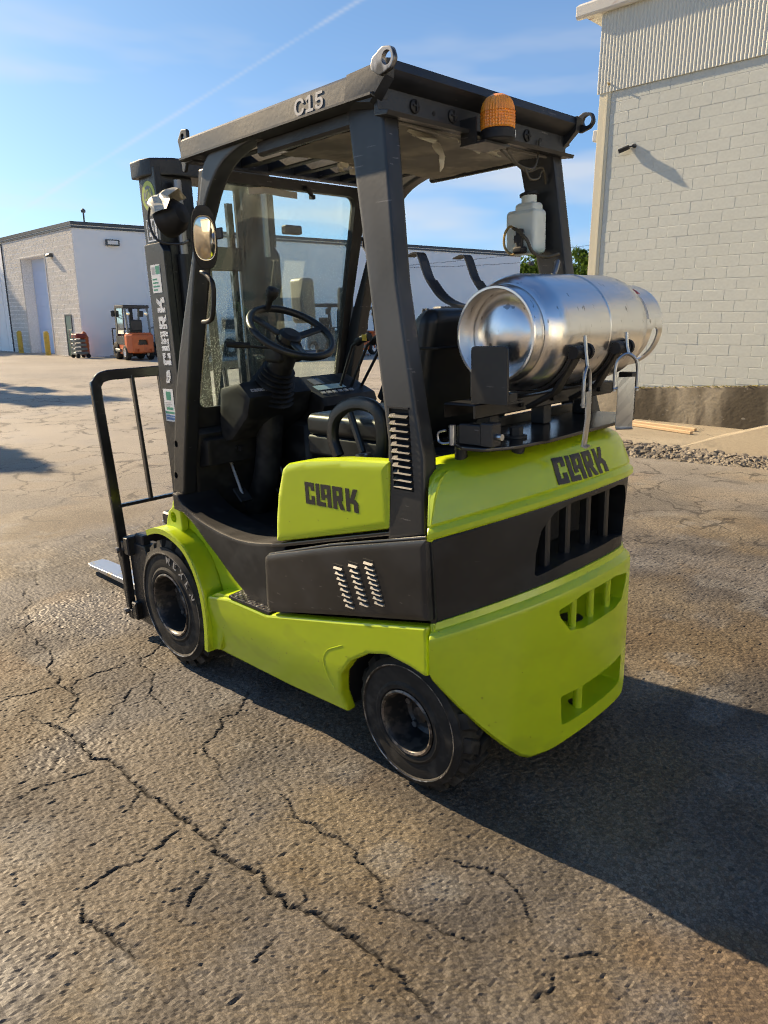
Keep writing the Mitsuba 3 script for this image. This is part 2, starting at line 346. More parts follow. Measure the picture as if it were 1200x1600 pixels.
# ================================================================ the setting
CRACKS = {'main': [(1.437, 1.149), (1.278, 1.118), (1.158, 1.098), (1.038, 1.101), (0.907, 1.072), (0.778, 1.068), (0.665, 1.067), (0.549, 1.061), (0.455, 1.057), (0.347, 1.054), (0.264, 1.051), (0.181, 1.051), (0.09, 1.027), (-0.003, 1.041), (-0.092, 1.025), (-0.151, 0.998), (-0.236, 0.987), (-0.317, 0.988), (-0.381, 0.996), (-0.466, 1.0), (-0.563, 1.003)], 'A': [(1.278, 1.118), (1.338, 1.017), (1.46, 0.957), (1.66, 0.951), (1.797, 0.954), (2.153, 0.868), (2.535, 0.78), (3.156, 0.527), (3.402, 0.419)], 'B': [(0.408, 1.062), (0.375, 1.154), (0.363, 1.22), (0.387, 1.285), (0.386, 1.34), (0.362, 1.403), (0.27, 1.433), (0.216, 1.415), (0.137, 1.401), (0.064, 1.395)], 'C': [(0.945, 0.469), (0.858, 0.559), (0.837, 0.666), (0.746, 0.785), (0.613, 0.821), (0.458, 0.87)], 'D': [(0.307, 0.776), (0.214, 0.797), (0.095, 0.793), (-0.048, 0.782), (-0.144, 0.81), (-0.196, 0.825), (-0.287, 0.857)], 'E': [(-0.26, 0.637), (-0.318, 0.624), (-0.367, 0.588), (-0.426, 0.581), (-0.495, 0.607), (-0.572, 0.673)], 'F': [(-0.2, 0.91), (-0.263, 0.88), (-0.348, 0.851), (-0.404, 0.83), (-0.462, 0.814), (-0.496, 0.795)], 'G': [(-0.675, 0.701), (-0.7, 0.658), (-0.731, 0.624)], 'G2': [(-0.678, 0.745), (-0.699, 0.791), (-0.691, 0.841)], 'H': [(1.514, 0.949), (1.599, 0.821), (1.559, 0.722), (1.575, 0.638), (1.58, 0.556), (1.629, 0.465)], 'I': [(1.638, 0.606), (1.504, 0.658), (1.402, 0.649), (1.275, 0.724), (1.15, 0.752), (1.049, 0.773)], 'J': [(0.176, 1.122), (0.143, 1.185), (0.113, 1.231)], 'K': [(-0.131, 1.125), (-0.144, 1.163), (-0.151, 1.205)], 'Lq': [(0.665, 1.067), (0.64, 1.101), (0.6, 1.17)], 'M': [(1.18, 0.94), (1.3, 0.816), (1.331, 0.773)], 'N': [(0.93, 1.387), (0.936, 1.304), (0.908, 1.21), (0.896, 1.127)], 'O': [(0.257, 1.045), (0.297, 1.009), (0.326, 0.979)], 'Q': [(-0.092, 1.025), (-0.085, 0.988), (-0.047, 0.978)], 'R': [(1.684, 1.19), (1.63, 1.107), (1.603, 1.013), (1.66, 0.951)]}
WIDTH = {'main': 0.0062, 'A': 0.0036, 'B': 0.0036, 'D': 0.0034, 'J': 0.003, 'C': 0.0032}

def jag(p, amp, seed):
    """A crack's broken line: midpoints displaced sideways."""
    r = np.random.default_rng(seed); p = np.asarray(p, float)
    for k in range(4):
        m = (p[1:]+p[:-1])/2; d = p[1:]-p[:-1]; nrm = np.stack([-d[:, 1], d[:, 0]], 1)
        m = m+nrm*r.normal(0, amp, (len(m), 1)); q = np.empty((len(p)+len(m), 2)); q[::2] = p; q[1::2] = m; p = q
    return p

def grade(x, y):
    """Height of the yard: it leans under the truck and runs level further out."""
    r = np.hypot(x-0.6, y); w = np.clip((9-r)/6.4, 0, 1); w = w*w*(3-2*w)
    return -(0.021792*x+0.030977*y)/0.999283*w

def axis_grid(lo, hi, a, b, fine, g, far):
    c = list(np.arange(a, b, fine)); s = fine; x = c[-1]
    while x < hi: s = min(s*g, 9.0); x += s; c.append(x)
    s = fine; x = c[0]
    while x > lo: s = min(s*g, 9.0); x -= s; c.insert(0, x)
    return np.array(c)
gx = axis_grid(-60, 160, -0.95, 2.4, 0.0066, 1.02, 9)
gy = axis_grid(-160, 60, -1.5, 1.45, 0.0066, 1.02, 9)
X, Y = np.meshgrid(gx, gy, indexing='ij')
Z = grade(X, Y)
cell = np.maximum(np.gradient(gx)[:, None], np.gradient(gy)[None, :])
P3 = np.stack([X, Y, X*0], -1)
grain = (meshkit.noise(P3/0.0055, 1)-0.5)*0.0034+(meshkit.noise(P3/0.012, 2)-0.5)*0.0034
pits = np.clip(meshkit.noise(P3/0.017, 7)-0.80, 0, 1)*0.020
Z += (grain-pits)*np.clip(0.05/cell, 0, 1)*np.clip(2.2-cell/0.02, 0, 1)
Z += (meshkit.fbm(P3/0.35, 4, 3)-0.5)*0.008*np.clip(0.12/cell, 0, 1)
Z += (meshkit.fbm(P3/3.0, 3, 9)-0.5)*0.03*np.clip((np.hypot(X-0.6, Y)-1.8)/2, 0, 1)*np.clip(0.5/cell, 0, 1)
near = (X > -1.4) & (X < 4.5) & (Y > -1.5) & (Y < 2.5)
pts = np.stack([X[near], Y[near]], 1)
mask = np.zeros_like(Z); depth = np.zeros_like(Z)
md, mm = np.zeros(len(pts)), np.zeros(len(pts))
rough_w = 0.45+1.1*meshkit.noise(np.c_[pts/0.035, pts[:, 0]*0], 21)
for i, (nm, p) in enumerate(sorted(CRACKS.items())):
    q = jag(p, 0.10, 100+i); seg = np.diff(q, axis=0); L = np.linalg.norm(seg, axis=1)
    dense = np.vstack([q[k]+np.linspace(0, 1, max(2, int(L[k]/0.002)), endpoint=False)[:, None]*seg[k] for k in range(len(seg))])
    s = np.linspace(0, 1, len(dense)); d, j = cKDTree(dense).query(pts, distance_upper_bound=0.08)
    ok = np.isfinite(d); j = np.where(ok, j, 0)
    w = WIDTH.get(nm, 0.0027)*rough_w*(0.35+0.65*np.minimum(1, 6*np.minimum(s[j], 1-s[j])+0.25))
    k = np.where(ok, np.clip(1.25-d/(w+0.0016), 0, 1), 0)
    md = np.maximum(md, k*np.minimum(0.012, 0.002+w*1.6)); mm = np.maximum(mm, np.clip(k*1.4, 0, 1))
    lip = np.where(ok, np.exp(-(d/0.05)**2)*0.003*(WIDTH.get(nm, 0.0027)/0.0052), 0); md = np.maximum(md, lip)
Z[near] -= md; mask[near] = mm
nx, ny = len(gx), len(gy)
ii = np.arange(nx*ny).reshape(nx, ny)
Fg = np.concatenate([np.stack([ii[:-1, :-1], ii[1:, :-1], ii[1:, 1:]], -1).reshape(-1, 3), np.stack([ii[:-1, :-1], ii[1:, 1:], ii[:-1, 1:]], -1).reshape(-1, 3)])

def asphalt(p, n, uv):
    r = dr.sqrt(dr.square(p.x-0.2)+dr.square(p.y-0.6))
    big = F1(p.x*0.55+3, p.y*0.55, 0.0, 4); mid = F1(p.x*3.1, p.y*3.1, 2.0, 4); fine = F1(p.x*95, p.y*95, 0.0, 3)
    tan = MIX((0.170, 0.130, 0.080), (0.230, 0.190, 0.132), SS(0.35, 0.65, mid))
    grey = MIX((0.105, 0.094, 0.085), (0.185, 0.172, 0.160), SS(0.3, 0.7, F1(p.x*2.3+9, p.y*2.3, 1.0, 4)))
    c = MIX(tan, grey, SS(0.40, 0.60, F1(p.x*1.35, p.y*1.35, 5.0, 4)))
    c = MIX(c, (0.225, 0.155, 0.085), SS(0.62, 0.76, F1(p.x*1.9+20, p.y*1.9, 3.0, 4))*0.6)
    c = MIX(c, (0.085, 0.076, 0.066), SS(0.50, 0.66, F1(p.x*0.95+40, p.y*0.95, 7.0, 4))*0.80)
    c = MIX(c, (0.27, 0.225, 0.165), SS(0.54, 0.70, F1(p.x*1.5+60, p.y*1.5, 8.0, 3))*0.55)
    pale = SS(0.66, 0.78, F1(p.x*4.2+11, p.y*4.2, 9.0, 3))*0.4
    c = MIX(c, (0.27, 0.265, 0.25), pale)
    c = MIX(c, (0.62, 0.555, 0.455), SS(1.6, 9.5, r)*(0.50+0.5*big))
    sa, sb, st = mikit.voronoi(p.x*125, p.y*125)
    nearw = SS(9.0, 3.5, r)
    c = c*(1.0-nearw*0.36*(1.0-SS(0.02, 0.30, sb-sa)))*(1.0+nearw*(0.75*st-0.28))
    wx = p.x+0.75*(F1(p.x*2.1, p.y*2.1, 0.0, 5)-0.5); wy = p.y+0.75*(F1(p.x*2.1+31, p.y*2.1, 0.0, 5)-0.5)
    a, b, _ = mikit.voronoi(wx*2.1, wy*2.1)
    a2, b2, _ = mikit.voronoi(wx*0.8+5, wy*0.8)
    on = SS(0.42, 0.58, F1(p.x*1.9+50, p.y*1.9, 4.0, 3)); on2 = SS(0.40, 0.55, F1(p.x*1.3+70, p.y*1.3, 4.0, 3)); far = 0.45+0.55*SS(1.6, 3.4, r)
    wid = 0.0045+0.0042*r
    net = dr.maximum(SS(wid*2.1, wid*0.7, b-a)*on, SS(wid*1.0, wid*0.3, b2-a2)*on2)*far*SS(26.0, 8.0, r)*(0.4+0.6*fine)
    c = MIX(c, (0.03, 0.026, 0.022), net*0.9)
    c = MIX(c, (0.016, 0.013, 0.011), uv.x*0.92)
    return c*(0.49+0.1*fine)
def asphalt_rough(p, n, uv):
    return 0.72-0.16*SS(0.5, 0.7, F1(p.x*1.7+5, p.y*1.7, 3.0, 3))
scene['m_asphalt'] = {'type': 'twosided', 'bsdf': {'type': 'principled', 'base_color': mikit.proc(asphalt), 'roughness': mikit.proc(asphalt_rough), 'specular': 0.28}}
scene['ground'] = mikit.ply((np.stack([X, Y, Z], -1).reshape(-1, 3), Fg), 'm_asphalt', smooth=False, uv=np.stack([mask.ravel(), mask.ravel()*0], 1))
labels['ground'] = {'kind': 'structure'}
del P3, grain

# ---------------- concrete apron, ramp and broken edge by the tall building
def concrete(p, n, uv):
    c = MIX((0.20, 0.165, 0.115), (0.31, 0.27, 0.20), F1(p.x*1.8, p.y*1.8, p.z*2, 4))
    c = MIX(c, (0.10, 0.09, 0.07), SS(0.58, 0.75, F1(p.x*3+9, p.y*3, p.z*3, 4))*0.6)
    wx = p.x+0.6*F1(p.x*3, p.y*3, 0.0, 5); a, b, _ = mikit.voronoi(wx*0.6, p.y*0.6+0.5*F1(p.x*3, p.y*3, 5.0, 5))
    return MIX(c, (0.06, 0.055, 0.045), SS(0.014, 0.004, b-a)*0.8)*(0.85+0.3*F1(p.x*60, p.y*60, p.z*60, 2))
def stained(p, n, uv):
    s = F1(p.x*2.2, p.y*2, p.z*0.55, 4)
    c = MIX((0.085, 0.07, 0.048), (0.36, 0.31, 0.225), SS(0.36, 0.64, s))
    c = MIX(c, (0.045, 0.035, 0.027), SS(0.58, 0.70, F1(p.x*4+7, p.y, p.z*0.8, 4))*0.75)
    c = MIX(c, (0.36, 0.31, 0.20), SS(0.50, 0.60, p.z+0.05*(F1(p.x*9, p.y, p.z*3, 3)-0.5)+0.07*p.x-0.06-0.11)*0.0)
    c = MIX(c, (0.42, 0.38, 0.31), SS(0.71, 0.76, F1(p.x*8, p.y, p.z*8+3, 4))*0.5)
    return c*(0.8+0.4*F1(p.x*55, p.y*55, p.z*55, 3))
mat('m_concrete', mikit.proc(concrete), 0.8, spec=0.3)
mat('m_stained', mikit.proc(stained), 0.85, spec=0.3, bump=(lambda p, n, uv: 0.006*F1(p.x*22, p.y*22, p.z*22, 3), 4e-3))
mat('m_rubble', mikit.proc(lambda p, n, uv: MIX((0.13, 0.11, 0.085), (0.30, 0.26, 0.20), F1(p.x*14, p.y*14, p.z*14, 3))), 0.85, spec=0.3)
edge_x = np.linspace(-4, 9, 90)
edge_y = -5.52+0.05*np.sin(edge_x*2.3)+0.10*(meshkit.fbm(np.stack([edge_x*1.3, edge_x*0, edge_x*0], 1), 4, 2)-0.5)
apron = prism(np.vstack([np.stack([edge_x, edge_y], 1), [(9, -7.95), (-4, -7.95)]]), 'z', -0.3, 0.115)
struct('concrete_apron', apron, 'm_concrete')
rr = np.random.default_rng(5); stones = []
def stone(c, s, r):
    p = r.normal(0, 1, (12, 3)); p = p/np.linalg.norm(p, axis=1, keepdims=True)*s*(0.7+0.5*r.random((12, 1)))*np.array([1.25, 1, 0.75])
    return mov(hull(p), c)
for i in range(2600):
    x = rr.uniform(0.2, 5.2); t = rr.random()**0.8; wide = 0.20+0.42*np.clip((x-0.9)/1.6, 0, 1)
    y = np.interp(x, edge_x, edge_y)+0.05+(-0.06+t*wide)
    z = 0.12*(1-t)**0.8+0.006; s = rr.uniform(0.010, 0.030)*(1.5-0.6*t)
    stones.append(stone((x, y, z+grade(x, y)*0.5), s, rr))
k = add('concrete_rubble', join(*stones), 'm_rubble', smooth=False)
labels[k] = {'label': 'crumbled concrete and gravel along the broken edge of the apron', 'category': 'rubble', 'kind': 'stuff'}
struct('concrete_ramp', hull([(1.92, -7.1, 0.117), (1.92, -7.1, 0.02), (1.45, -7.1, 0.275), (0.6, -7.1, 0.56), (-3, -7.1, 0.56), (-3, -7.1, 0.02), (1.90, -5.70, 0.117), (1.90, -5.70, 0.02), (-3, -5.66, 0.16), (-3, -5.66, 0.02), (0.6, -5.68, 0.135)]), 'm_concrete')
struct('concrete_ramp__edge_angle', prism([(1.93, 0.106), (1.45, 0.283), (0.58, 0.575), (0.56, 0.545), (1.45, 0.245), (1.90, 0.085)], 'y', -7.16, -7.102, 0.004), 'm_black')
struct('concrete_ramp__plate', hull([(1.30, -7.09, 0.333), (0.60, -7.09, 0.572), (1.30, -6.70, 0.286), (0.60, -6.70, 0.464), (1.30, -7.09, 0.325), (0.60, -7.09, 0.564), (1.30, -6.70, 0.278), (0.60, -6.70, 0.456)]), 'm_worn_steel')
mat('m_pine', mikit.proc(lambda p, n, uv: MIX((0.46, 0.31, 0.17), (0.58, 0.43, 0.26), F1(p.x*4, p.y*60, p.z*60, 3))), 0.7)
for a, b, lb in (((3.22, -7.30), (2.26, -7.13), 'pale pine batten on the concrete apron, the one nearer the stained wall'), ((3.15, -7.06), (2.19, -6.84), 'pale pine batten on the concrete apron, the one further from the wall')):
    d = unit([b[0]-a[0], b[1]-a[1], 0])
    v, f = sweep(np.array([[a[0], a[1], 0.137], [b[0], b[1], 0.137]]), rect(0.055, 0.036, 0.004))
    tag(add('timber_batten', (v, f), 'm_pine'), lb, 'timber', 'battens lying on the apron')

# ---------------- tall block building on the right
WY = -7.8
def wall_paint(p, n, uv):
    c = MIX((0.47, 0.485, 0.44), (0.53, 0.545, 0.495), F1(p.x*1.2, p.y*1.2, p.z*1.2, 4))
    return c*(0.93+0.14*F1(p.x*40, p.y*40, p.z*40, 3))
mat('m_wall_paint', mikit.proc(wall_paint), 0.75, spec=0.3, bump=(lambda p, n, uv: 0.0012*F1(p.x*70, p.y*70, p.z*70, 3), 2e-3))
mat('m_joint_paint', mikit.proc(lambda p, n, uv: MIX((0.46, 0.47, 0.42), (0.57, 0.58, 0.53), F1(p.x*3, p.y*3, p.z*3, 3))), 0.8)
mat('m_siding', mikit.proc(lambda p, n, uv: MIX((0.50, 0.50, 0.44), (0.58, 0.58, 0.52), F1(p.x*2, p.y*2, p.z*0.6, 4))), 0.5, spec=0.4)
mat('m_trim_cream', (0.60, 0.55, 0.40), 0.55)
mat('m_gutter', mikit.proc(lambda p, n, uv: MIX(MIX((0.46, 0.45, 0.41), (0.55, 0.54, 0.5), F1(p.x*5, p.y*5, p.z*5, 3)), (0.22, 0.09, 0.05), SS(0.62, 0.72, F1(p.x*3, p.y*9, p.z*9, 3)))), 0.55)
tb = thing('block_building', 'tall cream painted block building with corrugated upper band, right edge of the yard', 'building')
add('wall', box(-8, 4.29, -20, WY, 0, 5.42), 'm_joint_paint', tb)
course, bl = 0.1365, 0.274
z0 = 4.435; rows = int((z0-0.50)/course)
stuff = []
fz = lambda x: 0.545+(3.5-x)*0.072
for r in range(rows+1):
    zt = z0-r*course; zb = zt-course; off = (r % 2)*bl/2
    x = 4.135
    first = True
    while x > -7.5:
        w = bl if not (first and off) else bl/2
        first = False
        xa, xb = x-w, x; x -= w
        lo = max(zb, max(fz(xa), fz(xb))+0.004)
        if zt-lo < 0.03: continue
        g = 0.0022; dy = 0.0036+rr.normal(0, 0.0007)
        m = box(xa+g, xb-g, WY-0.02, WY+dy, lo+g, zt-g, 0.003)
        if xa > 1.42 and sum(k.startswith(tb+'__wall__block') for k in scene) < 300: add('block', rot(m, (0, 1, 0), rr.normal(0, 0.15), (x, WY, zb)), 'm_wall_paint', tb+'__wall', smooth=False)
        else: stuff.append(m)
add('block_field', join(*stuff), 'm_wall_paint', tb+'__wall', smooth=False, kind='stuff')
# foundation, flashing, siding, gutter
add('foundation', prism([(4.42, 0.02), (4.42, fz(4.42)), (-7.5, fz(-7.5)), (-7.5, 0.02)], 'y', WY-0.05, WY+0.05, 0.012), 'm_stained', tb, label='stained bare concrete foundation strip')
mat('m_moss', (0.22, 0.19, 0.07), 0.9)
mossy = [stone((x, WY+rr.uniform(0.012, 0.05), fz(x)+rr.uniform(-0.012, 0.008)), rr.uniform(0.006, 0.016), rr) for x in rr.uniform(0.8, 4.3, 420)]
add('moss', join(*mossy), 'm_moss', tb+'__foundation', smooth=False, kind='stuff')
fl = round_poly([(4.135, WY+0.002), (4.135, WY+0.013), (4.165, WY+0.018), (4.30, WY+0.018), (4.30, WY+0.002)], 0.003)
add('corner_flashing', prism(fl, 'z', 0.62, 4.445, 0.003), 'm_trim_cream', tb)
add('corner_flashing', prism([(4.175, WY+0.0185), (4.175, WY+0.023), (4.20, WY+0.023), (4.20, WY+0.0185)], 'z', 0.62, 4.43), 'm_trim_cream', tb)
n_rib, pitch = 250, 0.0465
sx = np.arange(0, n_rib*8)*pitch/8; wave = WY+0.027+0.0045*np.clip(1.5*np.sin(sx/pitch*2*math.pi), -1, 1)
prof = np.vstack([np.stack([4.335-sx, wave], 1), [(4.335-sx[-1], WY+0.012), (4.335, WY+0.012)]])
add('siding', prism(prof, 'z', 4.435, 5.40), 'm_siding', tb, smooth=False, label='corrugated metal upper band')
gut = round_poly([(WY+0.030, 5.40), (WY+0.10, 5.39), (WY+0.125, 5.42), (WY+0.125, 5.54), (WY+0.030, 5.60)], 0.014)
add('eave', prism(gut, 'x', -7.5, 4.68, 0.006), 'm_gutter', tb)
add('roof', box(-8, 4.6, -20, WY, 5.425, 5.55), 'm_gutter', tb)
add('vent_cap', cyl((4.16, WY+0.03, 4.53), (4.16, WY+0.075, 4.532), 0.012), 'm_brass', tb)
fx = thing('flood_light', 'small black flood light on the cream block wall with a long shadow beside it', 'light')
add('bracket', join(cyl((3.735, WY+0.003, 3.71), (3.735, WY+0.035, 3.71), 0.026, 14), cyl((3.735, WY+0.03, 3.71), (3.80, WY+0.065, 3.695), 0.010, 10)), 'm_black', fx)
add('head', sweep(np.array([[3.785, WY+0.055, 3.70], [3.91, WY+0.105, 3.655]]), rect(0.10, 0.05, 0.008), up=(0, 0.35, 1)), 'm_black', fx)
bx = thing('junction_box', 'grey box on the corner of the tall block building, high under the eave', 'box')
add('case', box(4.302, 4.37, WY-0.10, WY+0.012, 3.86, 4.0, 0.008), 'm_gutter', bx)

# ---------------- long low building on the left
def cmu(p, n, uv):
    c = MIX((0.50, 0.485, 0.45), (0.62, 0.60, 0.56), F1(p.x*1.5, p.y*1.5, p.z*3, 3))
    return c*(0.75+0.5*F1(p.x*25, p.y*25, p.z*25, 2))
mat('m_cmu', mikit.proc(cmu), 0.85, spec=0.2)
mat('m_mortar', (0.82, 0.80, 0.77), 0.85)
mat('m_white_wall', mikit.proc(lambda p, n, uv: MIX((0.78, 0.79, 0.79), (0.84, 0.85, 0.85), F1(p.x*0.4, p.y*0.4, p.z*0.5, 4))), 0.6)
mat('m_door_white', (0.50, 0.58, 0.76), 0.5)
mat('m_dark_trim', (0.05, 0.06, 0.07), 0.5)
mat('m_green_door', (0.035, 0.08, 0.06), 0.25)
wh = thing('warehouse', 'long low warehouse with grey block front and plain white side wall', 'building')
A_, B_, C_, D_ = (30.72, -11.4), (52, -11.4), (50, -40), (25.35, -36.2)
body = man(prism([A_, B_, C_, D_], 'z', -0.3, 5.42))
door_cut = box(34.0, 37.05, -11.9, -11.0, -0.2, 4.42)
add('wall', body-door_cut, 'm_white_wall', wh, smooth=False)
bs = []
for r in range(26):
    zt = 5.30-r*0.2035; x = 39.4-(r % 2)*0.2
    row = np.arange(39.4+(r % 2)*0.2, 30.6, -0.4064)
    for x in row:
        xa, xb = max(x-0.40, 30.74), min(x, 39.40)
        if xb-xa < 0.08: continue
        if zt-0.2 < 4.45 and xb > 33.97 and xa < 37.08:
            segs = [(xa, min(xb, 33.97)), (max(xa, 37.08), xb)]
        else: segs = [(xa, xb)]
        for a, b in segs:
            if b-a > 0.05: bs.append(box(a+0.012, b-0.012, -11.42, -11.380+rr.normal(0, 0.0015), zt-0.1875, zt-0.008))
add('mortar_bed', join(box(30.73, 33.96, -11.41, -11.388, -0.1, 5.31), box(37.09, 39.41, -11.41, -11.388, -0.1, 5.31), box(33.96, 37.09, -11.41, -11.388, 4.43, 5.31)), 'm_mortar', wh, smooth=False)
add('block_field', join(*bs), 'm_cmu', wh, smooth=False, kind='stuff')
add('wall_panel', join(*[box(39.52+k*0.62, 39.52+k*0.62+0.60, -11.41, -11.36+0.012*(k % 2), -0.1, 5.31) for k in range(20)]), 'm_white_wall', wh, smooth=False)
add('downpipe', box(39.42, 39.50, -11.42, -11.34, -0.1, 5.3, 0.01), 'm_dark_trim', wh)
dk = add('roller_door', box(34.0, 37.05, -11.93, -11.895, -0.1, 4.42), 'm_door_white', wh, label='tall pale roller door set back in the block front')
for i in range(8): add('door_section', box(34.05, 37.0, -11.90, -11.874, 0.02+i*0.55, 0.02+i*0.55+0.535, 0.008), 'm_door_white', dk)
add('door_jamb', join(box(33.93, 34.0, -11.9, -11.36, -0.1, 4.48, 0.006), box(37.05, 37.12, -11.9, -11.36, -0.1, 4.48, 0.006), box(34.0, 37.05, -11.9, -11.36, 4.42, 4.48, 0.006)), 'm_cmu', wh)
gd = add('side_door', box(31.72, 32.32, -11.40, -11.36, 0, 1.75, 0.006), 'm_green_door', wh, label='narrow dark green door')
add('door_frame', join(box(31.66, 31.72, -11.40, -11.345, 0, 1.81), box(32.32, 32.38, -11.40, -11.345, 0, 1.81), box(31.72, 32.32, -11.40, -11.345, 1.75, 1.81)), 'm_dark_trim', gd)
def cap_strip(o, z0, z1, m, nm):
    outer = np.array([(A_[0]-o, A_[1]+o), (B_[0], B_[1]+o), (B_[0], B_[1]-0.3), (A_[0]+0.25, A_[1]-0.3), (D_[0]+0.25, D_[1]), (D_[0]-o, D_[1])])
    add(nm, prism(outer, 'z', z0, z1), m, wh)
cap_strip(0.07, 5.44, 5.57, 'm_dark_trim', 'parapet_cap')
cap_strip(0.035, 5.405, 5.439, 'm_white_paint', 'parapet_trim')
cap_strip(0.05, 5.318, 5.404, 'm_dark_trim', 'parapet_band')
add('roof_vent', join(cyl((31.5, -12.3, 5.4), (31.5, -12.3, 6.05), 0.035), lathe([(0, 0), (0.09, 0.02), (0.1, 0.12), (0, 0.2)], (31.5, -12.3, 6.05), n=12)), 'm_dark_trim', wh)
wl = thing('wall_light', 'grey wall light on the block front, above the roller door', 'light')
add('housing', prism([(-11.375, 4.45), (-11.22, 4.43), (-11.17, 4.36), (-11.20, 4.30), (-11.375, 4.28)], 'x', 33.0, 33.35, 0.01), 'm_dark_trim', wl)
add('lens', box(33.04, 33.31, -11.34, -11.2, 4.27, 4.285), 'm_white_paint', wl)
wl = thing('wall_light', 'black framed flood light high on the white side wall', 'light')
sidev = unit([D_[0]-A_[0], D_[1]-A_[1], 0]); outv = np.array([sidev[1], -sidev[0], 0]); outv = outv*np.sign(outv@(np.array([-1, 0, 0])))
def onside(s, out, z): return np.array([A_[0], A_[1], 0])+sidev*s+outv*out+np.array([0, 0, z])
def sidebox(s0, s1, o0, o1, z0, z1): return hull([onside(s, o, z) for s in (s0, s1) for o in (o0, o1) for z in (z0, z1)])
add('housing', sidebox(1.30, 1.85, 0.003, 0.20, 4.68, 4.92), 'm_dark_trim', wl)
add('lens', sidebox(1.36, 1.79, 0.201, 0.215, 4.72, 4.87), 'm_white_paint', wl)
mat('m_bollard', mikit.proc(lambda p, n, uv: MIX((0.50, 0.36, 0.05), (0.38, 0.27, 0.05), SS(0.5, 0.7, F1(p.x*9, p.y*9, p.z*9, 3)))), 0.6)
for (x, y), lb in (((37.2, -10.95), 'yellow bollard left of the roller door'), ((33.7, -10.95), 'yellow bollard right of the roller door, beside the green door')):
    tag(add('bollard', lathe([(0, -0.1), (0.115, -0.1), (0.115, 0.98), (0.09, 1.04), (0.045, 1.075), (0, 1.085)], (x, y, 0), n=20), 'm_bollard'), lb, 'bollard', 'bollards guarding the roller door')

# ---------------- building behind the camera, which shows in the mirrors
bh = thing('storage_shed', 'cream shed with a white roller door behind the camera, seen only in the mirror', 'building')
add('wall', box(-22, -14, -12, 10, -0.3, 5.2), 'm_wall_paint', bh, smooth=False)
add('roof', box(-22.3, -13.6, -12.3, 10.3, 5.2, 5.4), 'm_gutter', bh, smooth=False)
for i in range(8): add('door_section', box(-13.99, -13.96, -2.5, 2.5, 0.02+i*0.5, 0.5+i*0.5, 0.008), 'm_door_white', bh)

# ================================================================ the forklift in front (x forward, y left, z up; rear axle at the origin)
fk = thing('forklift', 'lime green and black forklift in the foreground with a gas cylinder behind its seat', 'forklift')
def fa(name, m, mt, parent=None, smooth=35, **kw): return add(name, m, mt, parent or fk, smooth, tf=FK, **kw)

